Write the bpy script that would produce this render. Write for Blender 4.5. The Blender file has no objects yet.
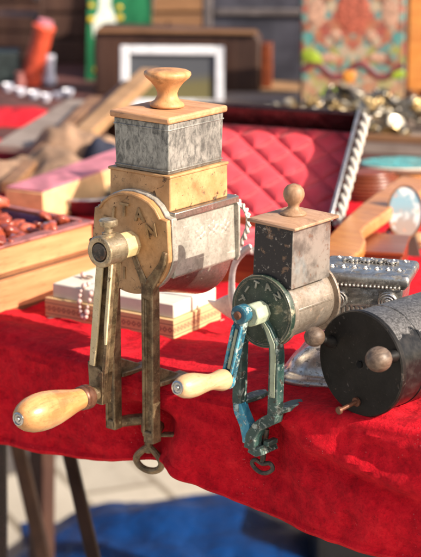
import bpy, bmesh, math, random
from mathutils import Vector, Matrix, noise, Euler
random.seed(11)
SC = bpy.context.scene
PI = math.pi
rad = math.radians

# ------------------------------------------------------------------ camera
PITCH, YAW, FPX, DIST = rad(15), rad(38.5), 2000.0, 2.0
FW = Vector((-math.sin(YAW)*math.cos(PITCH), math.cos(YAW)*math.cos(PITCH), -math.sin(PITCH)))
RT = Vector((math.cos(YAW), math.sin(YAW), 0))
UP = RT.cross(FW)
CAM = -(DIST*FW + ((139-210.5)/FPX*DIST)*RT - ((380-278.5)/FPX*DIST)*UP)
cd = bpy.data.cameras.new('camera'); cam = bpy.data.objects.new('camera', cd)
SC.collection.objects.link(cam); SC.camera = cam
cam.matrix_world = Matrix(((RT.x, UP.x, -FW.x, CAM.x), (RT.y, UP.y, -FW.y, CAM.y), (RT.z, UP.z, -FW.z, CAM.z), (0, 0, 0, 1)))
cd.sensor_fit = 'VERTICAL'; cd.sensor_height = 36; cd.lens = FPX/557*36
cd.clip_start = 0.05; cd.clip_end = 500
cd.dof.use_dof = True; cd.dof.focus_distance = 1.90; cd.dof.aperture_fstop = 7.6
cd.dof.aperture_blades = 0

# ------------------------------------------------------------------ light
SUN_EL, SUN_AZ = rad(31.5), rad(7)
w = bpy.data.worlds.new('World'); SC.world = w; w.use_nodes = True
nt = w.node_tree; bg = nt.nodes['Background']
sky = nt.nodes.new('ShaderNodeTexSky'); sky.sky_type = 'NISHITA'; sky.sun_disc = False
sky.sun_elevation = SUN_EL; sky.sun_rotation = PI/2 - SUN_AZ
sky.dust_density = 4.0; sky.ozone_density = .4; sky.air_density = .8
nt.links.new(sky.outputs[0], bg.inputs[0]); bg.inputs[1].default_value = 0.13
sd = bpy.data.lights.new('sun', 'SUN'); sun = bpy.data.objects.new('sun', sd)
SC.collection.objects.link(sun); sd.energy = 4.9; sd.angle = rad(0.53); sd.color = (1, .89, .75)
sdir = Vector((math.cos(SUN_EL)*math.cos(SUN_AZ), math.cos(SUN_EL)*math.sin(SUN_AZ), math.sin(SUN_EL)))
sun.rotation_euler = sdir.to_track_quat('Z', 'Y').to_euler()
SC.view_settings.view_transform = 'Standard'; SC.view_settings.look = 'None'
SC.view_settings.exposure = 0.72; SC.view_settings.gamma = 1
SC.render.engine = 'CYCLES'

# ------------------------------------------------------------------ layout helpers
def ray(x, y): return FW + (x-210.5)/FPX*RT - (y-278.5)/FPX*UP
def on(x, y, z=0.0):
    d = ray(x, y); return CAM + d*((z-CAM.z)/d.z)
def onY(x, y, Y):
    d = ray(x, y); return CAM + d*((Y-CAM.y)/d.y)
def depth(p): return (Vector(p)-CAM).dot(FW)
def table_z(x): return .05*max(0, min(x-.02, .6))

# ------------------------------------------------------------------ mesh builder
COL = SC.collection
class MB:
    def __init__(s, M=None): s.bm = bmesh.new(); s.M = M or Matrix()
    def _v(s, p): return s.bm.verts.new(s.M @ Vector(p))
    def _f(s, vs):
        try: return s.bm.faces.new(vs)
        except ValueError: return None
    def box(s, c, d, rot=None):
        R = rot.to_matrix().to_4x4() if rot is not None else Matrix()
        v = []
        for k in range(8):
            p = Vector(((k & 1)-.5, (k >> 1 & 1)-.5, (k >> 2 & 1)-.5))
            p = Vector((p.x*d[0], p.y*d[1], p.z*d[2])); v.append(s._v(Vector(c)+(R @ p)))
        for f in ((0, 2, 3, 1), (4, 5, 7, 6), (0, 1, 5, 4), (2, 6, 7, 3), (0, 4, 6, 2), (1, 3, 7, 5)): s._f([v[i] for i in f])
        return s
    def frustum(s, c, d0, d1, h):   # base centre, base size, top size, height
        v = []
        for z, d in ((0, d0), (h, d1)):
            for a, b in ((-1, -1), (1, -1), (1, 1), (-1, 1)): v.append(s._v((c[0]+a*d[0]/2, c[1]+b*d[1]/2, c[2]+z)))
        s._f([v[3], v[2], v[1], v[0]]); s._f(v[4:])
        for i in range(4): j = (i+1) % 4; s._f([v[i], v[j], v[4+j], v[4+i]])
        return s
    def prism(s, pts, off):   # 3-D polygon + offset vector
        off = Vector(off); a = [s._v(p) for p in pts]; b = [s._v(Vector(p)+off) for p in pts]
        s._f(a[::-1]); s._f(b)
        n = len(a)
        for i in range(n): j = (i+1) % n; s._f([a[i], a[j], b[j], b[i]])
        return s
    def lathe(s, prof, org=(0, 0, 0), axis=(0, 0, 1), seg=40, wob=0):
        q = Vector(axis).normalized().to_track_quat('Z', 'Y').to_matrix(); org = Vector(org)
        rings = []
        for r, h in prof:
            if r < 1e-6: rings.append([s._v(org+q @ Vector((0, 0, h)))]); continue
            rings.append([s._v(org+q @ Vector((r*math.cos(2*PI*i/seg)*(1+wob*math.sin(3*2*PI*i/seg)), r*math.sin(2*PI*i/seg), h))) for i in range(seg)])
        for A, B in zip(rings, rings[1:]):
            for i in range(seg):
                j = (i+1) % seg
                if len(A) == 1 and len(B) == 1: break
                if len(A) == 1: s._f([A[0], B[i], B[j]])
                elif len(B) == 1: s._f([A[i], A[j], B[0]])
                else: s._f([A[i], A[j], B[j], B[i]])
        if len(rings[0]) > 1: s._f(rings[0][::-1])
        if len(rings[-1]) > 1: s._f(rings[-1])
        return s
    def tube(s, path, r, seg=12, closed=False, sq=1.0, upv=(0, 1, 0)):
        P = [Vector(p) for p in path]; n = len(P); R = r if isinstance(r, (list, tuple)) else [r]*n
        rings = []
        for i, p in enumerate(P):
            a = P[(i-1) % n] if closed else P[max(0, i-1)]; b = P[(i+1) % n] if closed else P[min(n-1, i+1)]
            t = (b-a).normalized(); u = Vector(upv); u = (u-t*u.dot(t)).normalized(); v = t.cross(u)
            rings.append([s._v(p+u*R[i]*sq*math.cos(2*PI*k/seg)+v*R[i]*math.sin(2*PI*k/seg)) for k in range(seg)])
        m = n if closed else n-1
        for i in range(m):
            A, B = rings[i], rings[(i+1) % n]
            for k in range(seg): l = (k+1) % seg; s._f([A[k], A[l], B[l], B[k]])
        if not closed: s._f(rings[0][::-1]); s._f(rings[-1])
        return s
    def blob(s, c, r, seg=16, rot=None, lump=0, seed=0):
        c = Vector(c); r = (r, r, r) if not isinstance(r, (list, tuple)) else r
        R = rot.to_matrix() if rot is not None else Matrix.Identity(3)
        rings = []; nr = max(5, seg//2)
        for i in range(nr+1):
            th = PI*i/nr
            def P(ph):
                d = Vector((math.sin(th)*math.cos(ph), math.sin(th)*math.sin(ph), math.cos(th)))
                k = 1+lump*noise.noise(d*1.7+Vector((seed*3.1, seed, 0)))
                return c+R @ Vector((d.x*r[0]*k, d.y*r[1]*k, d.z*r[2]*k))
            rings.append([s._v(P(0))] if i in (0, nr) else [s._v(P(2*PI*k/seg)) for k in range(seg)])
        for A, B in zip(rings, rings[1:]):
            for k in range(seg):
                l = (k+1) % seg
                if len(A) == 1: s._f([A[0], B[k], B[l]])
                elif len(B) == 1: s._f([A[k], B[0], A[l]])
                else: s._f([A[k], B[k], B[l], A[l]])
        return s
    def text(s, t, size, ext, M):
        cu = bpy.data.curves.new('tmp', 'FONT'); cu.body = t; cu.size = size; cu.extrude = ext
        cu.align_x = 'CENTER'; cu.align_y = 'CENTER'; cu.resolution_u = 2; cu.offset = size*.028
        o = bpy.data.objects.new('tmp', cu); COL.objects.link(o)
        dg = bpy.context.evaluated_depsgraph_get(); dg.update()
        me = bpy.data.meshes.new_from_object(o.evaluated_get(dg))
        me.transform(s.M @ M); s.bm.from_mesh(me)
        bpy.data.objects.remove(o); bpy.data.curves.remove(cu); bpy.data.meshes.remove(me)
        return s
    def build(s, name, mat, parent=None, bevel=0, seg=2, sub=0, sharp=35, solid=0, label=None):
        bmesh.ops.recalc_face_normals(s.bm, faces=s.bm.faces[:])
        me = bpy.data.meshes.new(name); s.bm.to_mesh(me); s.bm.free(); me.materials.append(mat)
        for p in me.polygons: p.use_smooth = True
        me.set_sharp_from_angle(angle=rad(sharp))
        o = bpy.data.objects.new(name, me); COL.objects.link(o)
        if solid: m = o.modifiers.new('s', 'SOLIDIFY'); m.thickness = solid; m.offset = 0
        if bevel: m = o.modifiers.new('b', 'BEVEL'); m.width = bevel; m.segments = seg; m.limit_method = 'ANGLE'; m.angle_limit = rad(40)
        if sub: m = o.modifiers.new('u', 'SUBSURF'); m.levels = sub; m.render_levels = sub
        if parent is not None: o.parent = parent
        if label: o['label'] = label
        return o
def tag(o, label=None, cat=None, group=None, kind=None):
    if label: o['label'] = label
    if cat: o['category'] = cat
    if group: o['group'] = group
    if kind: o['kind'] = kind
    return o
def thing(name, label, cat, loc=(0, 0, 0), rot=(0, 0, 0), group=None):
    o = bpy.data.objects.new(name, None); COL.objects.link(o); o.empty_display_size = .02
    o.location = loc; o.rotation_euler = rot
    return tag(o, label, cat, group)

# ------------------------------------------------------------------ material builder
class Mt:
    def __init__(s, name, seedscale=1.0):
        s.m = bpy.data.materials.new(name); s.m.use_nodes = True; s.t = s.m.node_tree; s.b = s.t.nodes['Principled BSDF']
        s.tc = s.t.nodes.new('ShaderNodeTexCoord').outputs['Object']; s.h = []
        s.b.inputs['Specular IOR Level'].default_value = .4
    def L(s, a, b): s.t.links.new(a, b)
    def put(s, sock, v):
        if isinstance(v, bpy.types.NodeSocket): s.L(v, sock)
        else: sock.default_value = (tuple(v)+(1,))[:4] if isinstance(v, (tuple, list)) and len(sock.default_value) == 4 else v
    def map(s, scale=(1, 1, 1), rot=(0, 0, 0), loc=(0, 0, 0)):
        n = s.t.nodes.new('ShaderNodeMapping'); s.L(s.tc, n.inputs[0])
        n.inputs['Scale'].default_value = scale; n.inputs['Rotation'].default_value = rot; n.inputs['Location'].default_value = loc
        return n.outputs[0]
    def noise(s, scale, det=4, ro=.55, dist=0, vec=None):
        n = s.t.nodes.new('ShaderNodeTexNoise'); s.L(vec or s.tc, n.inputs['Vector'])
        n.inputs['Scale'].default_value = scale; n.inputs['Detail'].default_value = det; n.inputs['Roughness'].default_value = ro
        n.inputs['Distortion'].default_value = dist; return n.outputs['Fac']
    def voro(s, scale, out='Distance', feat='F1', vec=None, rnd=1):
        n = s.t.nodes.new('ShaderNodeTexVoronoi'); n.feature = feat; s.L(vec or s.tc, n.inputs['Vector'])
        n.inputs['Scale'].default_value = scale; n.inputs['Randomness'].default_value = rnd; return n.outputs[out]
    def wave(s, scale, dist=3, det=2, dscale=1.5, vec=None, dirn='X', typ='BANDS'):
        n = s.t.nodes.new('ShaderNodeTexWave'); n.wave_type = typ; n.bands_direction = dirn; s.L(vec or s.tc, n.inputs['Vector'])
        n.inputs['Scale'].default_value = scale; n.inputs['Distortion'].default_value = dist; n.inputs['Detail'].default_value = det
        n.inputs['Detail Scale'].default_value = dscale; return n.outputs['Fac']
    def thr(s, f, a, b, lo=0, hi=1):
        n = s.t.nodes.new('ShaderNodeMapRange'); s.L(f, n.inputs[0]); n.interpolation_type = 'SMOOTHSTEP'
        for k, v in zip((1, 2, 3, 4), (a, b, lo, hi)): n.inputs[k].default_value = v
        return n.outputs[0]
    def op(s, o, a, b=0.0, c=None, clamp=False):
        n = s.t.nodes.new('ShaderNodeMath'); n.operation = o; n.use_clamp = clamp; s.put(n.inputs[0], a); s.put(n.inputs[1], b)
        if c is not None: s.put(n.inputs[2], c)
        return n.outputs[0]
    def mix(s, f, a, b, mode='MIX'):
        n = s.t.nodes.new('ShaderNodeMix'); n.data_type = 'RGBA'; n.blend_type = mode; n.clamp_factor = True
        s.put(n.inputs[0], f); s.put(n.inputs[6], a); s.put(n.inputs[7], b); return n.outputs[2]
    def ramp(s, f, stops):
        n = s.t.nodes.new('ShaderNodeValToRGB'); s.L(f, n.inputs[0]); e = n.color_ramp.elements
        while len(e) < len(stops): e.new(.5)
        for el, (p, c) in zip(e, stops): el.position = p; el.color = tuple(c)+(1,)
        return n.outputs[0]
    def sep(s, v=None):
        n = s.t.nodes.new('ShaderNodeSeparateXYZ'); s.L(v or s.tc, n.inputs[0]); return n.outputs
    def edge(s, radius, lo=.04, hi=.2):
        n = s.t.nodes.new('ShaderNodeBevel'); n.samples = 3; n.inputs[0].default_value = radius
        g = s.t.nodes.new('ShaderNodeNewGeometry'); d = s.t.nodes.new('ShaderNodeVectorMath'); d.operation = 'DOT_PRODUCT'
        s.L(n.outputs[0], d.inputs[0]); s.L(g.outputs['Normal'], d.inputs[1])
        return s.thr(s.op('SUBTRACT', 1.0, d.outputs['Value']), lo, hi)
    def rnd(s): return s.t.nodes.new('ShaderNodeObjectInfo').outputs['Random']
    def bump(s, h, strength=.3, dist=.001): s.h.append((h, strength, dist))
    def done(s, base=None, rough=None, metal=None, **kw):
        if base is not None: s.put(s.b.inputs['Base Color'], base)
        if rough is not None: s.put(s.b.inputs['Roughness'], rough)
        if metal is not None: s.put(s.b.inputs['Metallic'], metal)
        for k, v in kw.items(): s.put(s.b.inputs[k.replace('_', ' ')], v)
        prev = None
        for h, st, d in s.h:
            n = s.t.nodes.new('ShaderNodeBump'); n.inputs['Strength'].default_value = st; n.inputs['Distance'].default_value = d
            s.L(h, n.inputs['Height'])
            if prev: s.L(prev, n.inputs['Normal'])
            prev = n.outputs[0]
        if prev: s.L(prev, s.b.inputs['Normal'])
        return s.m

def simple(name, c, rough=.6, metal=0, var=.35, scale=60, bump=.2, **kw):
    k = Mt(name); f = k.noise(scale, 5, .6)
    col = k.mix(k.thr(f, .35, .65), tuple(x*(1-var) for x in c), tuple(min(1, x*(1+var*.5)) for x in c))
    if bump: k.bump(k.noise(scale*6, 4), bump, .0006)
    return k.done(col, k.thr(k.noise(scale*2), .3, .7, max(.05, rough-.1), min(1, rough+.12)), metal, **kw)

def wood(name, c1, c2, scale=1.0, rough=.5, axis=2, dirt=.25, dirtc=(.08, .04, .02), coat=0):
    k = Mt(name); st = [1, 1, 1]; st[axis] = .09
    v = k.map(tuple(st)); g = k.noise(420*scale, 5, .65, .4, v); big = k.noise(70*scale, 3, .5, .6, v)
    col = k.mix(k.thr(g, .3, .72), c1, c2); col = k.mix(k.thr(big, .35, .7, 0, .55), col, tuple(x*.62 for x in c1))
    por = k.thr(k.noise(1500*scale, 2, .5, 0, v), .62, .72); col = k.mix(k.op('MULTIPLY', por, .45), col, tuple(x*.35 for x in c1))
    d = k.thr(k.noise(60*scale, 7, .72), .50, .66); e = k.edge(.0015)
    col = k.mix(k.op('MULTIPLY', d, dirt), col, dirtc)
    col = k.mix(k.op('MULTIPLY', k.op('MULTIPLY', e, k.thr(k.noise(150*scale), .4, .6)), .5), col, tuple(min(1, x*.5) for x in c1))
    k.bump(g, .25, .0005); k.bump(k.noise(25*scale, 2), .15, .002)
    return k.done(col, k.thr(big, .3, .7, rough-.08, rough+.12), 0, Coat_Weight=coat, Coat_Roughness=.25)

def painted(name, c1, c2, under=(.12, .085, .06), chip=.58, rust=(.11, .045, .02), umetal=.6, rough=.42, grime=.5, es=1.0, fine=1.0):
    k = Mt(name)
    col = k.mix(k.thr(k.noise(45*fine, 6, .65), .3, .7), c1, c2)
    col = k.mix(k.op('MULTIPLY', k.thr(k.noise(18*fine, 7, .72, .3), .5, .72), grime), col, tuple(x*.32 for x in c1))
    speck = k.thr(k.noise(600*fine, 3, .6), .63, .7); col = k.mix(k.op('MULTIPLY', speck, .55), col, rust)
    ch = k.thr(k.noise(95*fine, 8, .7, .5), chip, chip+.05)
    ed = k.op('MULTIPLY', k.edge(.0014*es), k.thr(k.noise(130*fine, 5, .6), .36, .52))
    u = k.op('MAXIMUM', ch, ed); ucol = k.mix(k.thr(k.noise(160, 5, .6), .4, .62), under, rust)
    col = k.mix(u, col, ucol)
    k.bump(k.op('MULTIPLY', u, -1.0), .5, .0006); k.bump(k.noise(260, 5, .6), .22, .0008); k.bump(k.noise(1500, 3), .15, .0003)
    return k.done(col, k.mix(u, (rough,)*3, (.5,)*3), k.op('MULTIPLY', u, umetal))

def metal(name, c1, c2, rough=.35, met=.9, spots=(.1, .06, .04), sp=.6, spa=.7, scale=1.0, bump=.25, scratch=True):
    k = Mt(name)
    a = k.noise(55*scale, 7, .68, .3); col = k.mix(k.thr(a, .34, .66), c1, c2)
    col = k.mix(k.thr(k.noise(340*scale, 4, .6), .45, .68, 0, .35), col, tuple(x*.4 for x in c1))
    s_ = k.thr(k.noise(120*scale, 8, .7), sp, sp+.07); col = k.mix(k.op('MULTIPLY', s_, spa), col, spots)
    if scratch:
        sc = k.thr(k.noise(900*scale, 2, .4, 0, k.map((1, .04, .5), (.3, .9, .2))), .66, .72); col = k.mix(k.op('MULTIPLY', sc, .4), col, tuple(min(1, x*1.6) for x in c2))
    k.bump(k.noise(90*scale, 5, .6), bump, .0015); k.bump(k.noise(1100*scale, 3), .2, .0003)
    return k.done(col, k.op('ADD', k.thr(a, .3, .7, rough+.1, rough-.06), k.op('MULTIPLY', s_, .25)), k.op('MULTIPLY', k.op('SUBTRACT', 1.0, k.op('MULTIPLY', s_, .7)), met))

M = {}
M['lid_wood'] = wood('pale_lid_wood', (.50, .245, .115), (.64, .36, .19), .6, .5, 0, .35)
M['knob_wood'] = wood('knob_wood', (.56, .26, .10), (.68, .36, .16), .5, .42, 2, .45)
M['grey_wood'] = wood('weathered_wood', (.34, .19, .11), (.50, .31, .20), .6, .55, 0, .45)
M['knob2'] = wood('brown_knob_wood', (.26, .14, .075), (.44, .27, .16), .6, .5, 2, .5)
M['handle_wood'] = wood('handle_wood', (.48, .225, .075), (.62, .33, .13), .45, .30, 1, .38, coat=.3)
M['handle_pale'] = wood('pale_handle_wood', (.50, .30, .15), (.62, .42, .24), .45, .36, 1, .35, coat=.2)
M['ball_wood'] = wood('ball_wood', (.075, .05, .036), (.23, .165, .12), .8, .45, 1, .5)
k = Mt('galvanised_tin'); v = k.map((1, 1, .45)); a_ = k.noise(190, 8, .75, .5, v); big = k.noise(28, 5, .6)
col = k.mix(k.thr(a_, .36, .62), (.10, .10, .092), (.36, .355, .32)); col = k.mix(k.op('MULTIPLY', k.thr(big, .42, .66), .45), col, (.075, .075, .07))
sc = k.thr(k.noise(1500, 3, .5, 0, k.map((1, .07, .6), (.3, .9, .2))), .62, .70); col = k.mix(k.op('MULTIPLY', sc, .22), col, (.45, .44, .40))
zz = k.sep()[2]; low = k.op('MULTIPLY', k.thr(k.op('ADD', zz, k.op('MULTIPLY', k.noise(120, 5), .010)), .2275, .2225), .6); col = k.mix(low, col, (.11, .085, .06))
ed = k.op('MULTIPLY', k.edge(.0014), k.thr(k.noise(160, 4), .36, .5)); col = k.mix(k.op('MULTIPLY', ed, .7), col, (.50, .49, .45))
k.bump(k.noise(45, 4), .3, .002); k.bump(a_, .25, .0005)
M['tin'] = k.done(col, k.thr(a_, .35, .65, .52, .36), .35)
M['ochre'] = painted('ochre_paint', (.38, .195, .075), (.55, .32, .15), (.20, .15, .10), .59, grime=.6)
M['letters'] = metal('worn_letter_relief', (.20, .12, .055), (.40, .27, .14), .4, .3, sp=.66, scratch=False)
M['hub_cream'] = painted('cream_hub_paint', (.46, .33, .155), (.60, .46, .25), (.25, .17, .09), .62, grime=.3)
M['worn_cream'] = metal('worn_silver_paint', (.30, .275, .23), (.50, .465, .40), .38, .3, (.15, .12, .09), .575, .55, .8, .3)
M['barrel'] = metal('barrel_metal', (.30, .26, .21), (.44, .39, .33), .3, .85, (.16, .10, .06), .62, .5)
def castiron(name, c1, c2, ce, rs=(.13, .055, .025)):
    k = Mt(name); a_ = k.noise(70, 7, .7, .3); col = k.mix(k.thr(a_, .36, .64), c1, c2)
    col = k.mix(k.op('MULTIPLY', k.thr(k.noise(150, 6, .7), .52, .62), .6), col, rs)
    col = k.mix(k.op('MULTIPLY', k.thr(k.noise(420, 5, .7), .58, .66), .6), col, ce)
    ed = k.op('MULTIPLY', k.edge(.0016), k.thr(k.noise(170, 5, .6), .34, .56)); col = k.mix(k.op('MULTIPLY', ed, .85), col, ce)
    k.bump(k.noise(320, 6, .7), .5, .0009); k.bump(k.noise(60, 4), .2, .002)
    return k.done(col, k.thr(a_, .3, .7, .5, .34), k.op('ADD', .35, k.op('MULTIPLY', ed, .4)))
M['iron'] = castiron('brown_iron', (.085, .056, .030), (.26, .185, .10), (.42, .31, .18))
M['iron_dark'] = castiron('dark_iron', (.025, .022, .020), (.08, .07, .06), (.22, .18, .14))
M['gold_edge'] = painted('cream_stripe_paint', (.52, .41, .22), (.66, .55, .34), (.16, .11, .06), .62, grime=.35, es=.6)
M['screw'] = metal('screw_steel', (.34, .26, .16), (.52, .42, .28), .35, .8, (.1, .07, .04), .55, .6)
M['black_tin'] = painted('black_lacquer_tin', (.012, .011, .013), (.03, .027, .03), (.22, .18, .15), .555, (.15, .075, .04), .5, .3, .2)
M['pale_tin'] = painted('worn_lacquer_tin', (.26, .235, .215), (.36, .33, .30), (.14, .11, .09), .57, (.17, .085, .05), .6, .4, .5)
M['small_barrel'] = metal('small_barrel_metal', (.27, .215, .165), (.45, .38, .31), .38, .6, (.15, .085, .05), .56, .6)
k = Mt('patinated_green_paint')
col = k.mix(k.thr(k.noise(60, 5, .6), .35, .65), (.014, .030, .022), (.045, .065, .045))
pat = k.thr(k.op('ADD', k.noise(34, 7, .72, .4), k.op('MULTIPLY', k.sep()[0], 2.2)), .575, .66)
col = k.mix(k.op('MULTIPLY', pat, .85), col, k.mix(k.thr(k.noise(150, 5, .7), .4, .6), (.16, .14, .08), (.36, .33, .23)))
col = k.mix(k.op('MULTIPLY', k.thr(k.noise(520, 4, .7), .6, .68), .7), col, (.45, .42, .33))
ed = k.op('MULTIPLY', k.edge(.0016), k.thr(k.noise(120, 4), .35, .5)); col = k.mix(ed, col, (.40, .35, .27))
k.bump(k.noise(240, 5, .7), .35, .0008)
M['green'] = k.done(col, .42, k.op('MULTIPLY', ed, .4))
M['green_leg'] = painted('mottled_green_paint', (.012, .036, .034), (.05, .10, .085), (.34, .40, .36), .535, (.05, .04, .03), .1, .40, .5, 1.5, 1.2)
M['letters2'] = metal('dull_letter_relief', (.16, .16, .12), (.38, .37, .30), .45, .2, sp=.66, scratch=False)
M['pale_green'] = painted('pale_green_paint', (.27, .32, .22), (.40, .45, .33), (.05, .07, .06), .60, (.1, .07, .04), .1, .45, .4)
M['blue'] = painted('turquoise_paint', (.010, .15, .27), (.08, .36, .46), (.40, .52, .50), .53, (.02, .04, .05), .05, .38, .5, 1.2, 1.3)
M['blue_dark'] = painted('navy_teal_paint', (.012, .05, .08), (.03, .14, .20), (.40, .50, .46), .52, (.03, .04, .04), .1, .35, .3)
M['cap'] = metal('bright_rivet', (.45, .43, .40), (.6, .58, .55), .25, .95, (.05, .04, .04), .6, .6)
M['black_disc'] = painted('black_enamel', (.004, .004, .0037), (.013, .012, .011), (.10, .09, .08), .61, (.06, .045, .035), .2, .45, .0, .7, 1.2)

# small hopper: black with brown patches in front, mixed to mottled grey on right-facing sides
k = Mt('black_grey_tin'); nz = k.t.nodes['Texture Coordinate'].outputs['Normal'] if 'Texture Coordinate' in k.t.nodes else k.tc
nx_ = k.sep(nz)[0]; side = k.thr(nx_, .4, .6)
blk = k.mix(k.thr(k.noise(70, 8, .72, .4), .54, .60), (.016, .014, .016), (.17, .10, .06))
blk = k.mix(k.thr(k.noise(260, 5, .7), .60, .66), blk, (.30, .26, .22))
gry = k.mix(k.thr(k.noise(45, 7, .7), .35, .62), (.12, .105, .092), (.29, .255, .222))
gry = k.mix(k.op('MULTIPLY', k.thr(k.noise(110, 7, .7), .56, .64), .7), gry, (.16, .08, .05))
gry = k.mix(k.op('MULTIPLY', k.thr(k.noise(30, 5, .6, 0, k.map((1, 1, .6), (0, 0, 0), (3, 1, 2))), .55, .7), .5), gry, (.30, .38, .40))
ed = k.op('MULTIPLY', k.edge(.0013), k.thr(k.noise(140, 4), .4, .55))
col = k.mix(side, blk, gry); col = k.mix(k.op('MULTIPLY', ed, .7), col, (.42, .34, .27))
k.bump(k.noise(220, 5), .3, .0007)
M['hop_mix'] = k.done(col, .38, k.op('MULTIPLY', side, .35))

M['black_disc'].node_tree.nodes['Principled BSDF'].inputs['Specular IOR Level'].default_value = .2
# cylinder shell: black enamel worn to bare metal along the top
k = Mt('half_worn_enamel'); z = k.sep()[2]; x = k.sep()[0]; y = k.sep()[1]
f = k.op('ADD', k.op('MULTIPLY', z, 1.0), k.op('MULTIPLY', k.noise(60, 7, .7), .030))
wear = k.thr(f, .0970, .0990)
m1 = k.mix(k.thr(k.noise(420, 6, .75), .38, .66), (.085, .08, .075), (.27, .258, .245))
col = k.mix(wear, k.mix(k.thr(k.noise(120, 6), .4, .7), (.010, .010, .010), (.028, .026, .024)), m1)
k.bump(wear, -.4, .0006); k.bump(k.noise(300, 4), .2, .0006)
k.b.inputs['Specular IOR Level'].default_value = .25
M['shell'] = k.done(col, k.mix(wear, (.22,)*3, (.42,)*3), k.op('MULTIPLY', wear, .6))

# velvet
k = Mt('red_velvet')
n1 = k.noise(14, 5, .62, .2); n2 = k.noise(75, 7, .72, .25); n3 = k.noise(260, 4, .65)
pile = k.op('ADD', k.op('MULTIPLY', n1, .35), k.op('ADD', k.op('MULTIPLY', n2, .45), k.op('MULTIPLY', n3, .2)))
col = k.ramp(pile, [(.34, (.24, .0, .007)), (.44, (.52, .002, .013)), (.53, (.74, .006, .020)), (.66, (.92, .022, .035))])
lint = k.op('MULTIPLY', k.thr(k.voro(330), .17, .10), k.thr(k.noise(26, 5, .7), .56, .66))
col = k.mix(k.op('MULTIPLY', lint, .7), col, (.75, .42, .40))
k.bump(n1, .6, .012); k.bump(n2, 1.0, .007); k.bump(n3, .7, .0022); k.bump(k.noise(1600, 2), .4, .0005)
M['velvet'] = k.done(col, .85, 0, Sheen_Weight=.25, Sheen_Roughness=.4, Sheen_Tint=(1, .10, .12), Specular_IOR_Level=.15)
M['velvet_far'] = simple('red_cloth', (.45, .004, .014), .85, var=.4, scale=12)

# quilted satin
k = Mt('quilted_satin'); k.bump(k.noise(25, 4), .2, .003)
M['satin'] = k.done(k.mix(k.noise(30, 3), (.56, .035, .055), (.68, .065, .085)), .45, 0, Sheen_Weight=.6, Sheen_Tint=(1, .45, .45))
M['satin'].name = 'crimson_satin'
M['lacquer'] = simple('black_lacquer', (.02, .008, .008), .2, bump=.05)
M['cord'] = simple('white_cord', (.55, .52, .46), .6, scale=300)
M['zip'] = metal('grey_trim_metal', (.3, .3, .31), (.5, .5, .52), .3, .8)
M['silver'] = metal('worn_silver', (.44, .42, .38), (.72, .69, .64), .30, .9, (.07, .06, .05), .53, .75, bump=.2)
M['silver2'] = metal('bright_silver', (.5, .48, .45), (.70, .68, .64), .4, .85, (.2, .15, .1), .62, .5, bump=.2)
M['silver3'] = metal('tarnished_slab_silver', (.34, .32, .29), (.62, .60, .56), .3, .92, (.06, .05, .04), .53, .8, .8, bump=.35)
M['pewter'] = metal('dull_white_metal', (.52, .50, .48), (.66, .64, .62), .4, .4, (.3, .28, .26), .62, .4)
M['orange_wood'] = wood('orange_varnished_wood', (.48, .17, .04), (.62, .27, .07), .25, .3, 0, .25, coat=.5)
M['tray_wood'] = wood('tray_wood', (.48, .19, .08), (.64, .30, .14), .25, .55, 1, .2)
M['red_wood'] = wood('red_brown_wood', (.16, .035, .012), (.25, .06, .02), .3, .3, 0, .2, coat=.4)
M['dark_wood'] = wood('dark_brown_wood', (.045, .020, .014), (.085, .042, .028), .2, .5, 2, .3)
M['mid_wood'] = wood('mid_brown_wood', (.20, .10, .05), (.30, .16, .08), .2, .5, 0, .3)
M['plank_wood'] = wood('tan_plank_wood', (.30, .17, .08), (.42, .25, .13), .2, .55, 0, .3)
M['taupe'] = wood('grey_taupe_wood', (.22, .17, .145), (.32, .26, .22), .2, .6, 0, .3)
M['purple'] = simple('faded_purple_paint', (.10, .075, .17), .45, scale=40)
M['mauve'] = simple('dusty_mauve_paint', (.30, .11, .10), .5, scale=60, var=.4)
k = Mt('amber_carnelian'); r_ = k.rnd(); a = k.noise(70, 5, .7, 1)
M['amber'] = k.done(k.mix(k.op('MULTIPLY', k.op('ADD', a, r_), .5), (.10, .012, .008), (.48, .10, .05)), .08, 0, Coat_Weight=.8)
M['card'] = simple('white_card', (.64, .59, .50), .7, scale=50, var=.08)
M['cream'] = simple('cream_edge', (.66, .58, .43), .7, scale=80, var=.2)
M['pearl'] = simple('pearl', (.60, .42, .38), .25, scale=200, var=.2, bump=0, Coat_Weight=.4)
M['pink'] = simple('pink_cover', (.48, .17, .21), .6, scale=30, var=.35)
M['peach'] = simple('peach_board', (.72, .45, .22), .6, scale=25, var=.25)
M['ground'] = None

# patterned paper band
k = Mt('diamond_band_paper'); o_ = k.sep(); X, Z = k.op('ADD', o_[0], o_[1]), o_[2]
u = k.op('ABSOLUTE', k.op('SUBTRACT', k.op('FRACT', k.op('MULTIPLY', X, 150.0)), .5))
v = k.op('ABSOLUTE', k.op('MULTIPLY', k.op('SUBTRACT', Z, .0125), 150.0))
dm = k.op('ADD', u, v); ring = k.op('MULTIPLY', k.thr(dm, .50, .44), k.thr(dm, .2, .26))
mid = k.thr(k.op('ABSOLUTE', k.op('SUBTRACT', Z, .0125)), .0044, .0040)
ln = k.op('ADD', k.thr(k.op('ABSOLUTE', k.op('SUBTRACT', Z, .0185)), .0006, .0004), k.thr(k.op('ABSOLUTE', k.op('SUBTRACT', Z, .0065)), .0006, .0004), clamp=True)
base = k.mix(k.noise(60, 4), (.56, .36, .17), (.66, .45, .24)); base = k.mix(k.op('MULTIPLY', mid, .35), base, (.42, .18, .09))
col = k.mix(k.op('MULTIPLY', k.op('MAXIMUM', k.op('MULTIPLY', ring, mid), ln), .85), base, (.16, .07, .06))
M['band'] = k.done(col, .6, 0)

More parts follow.
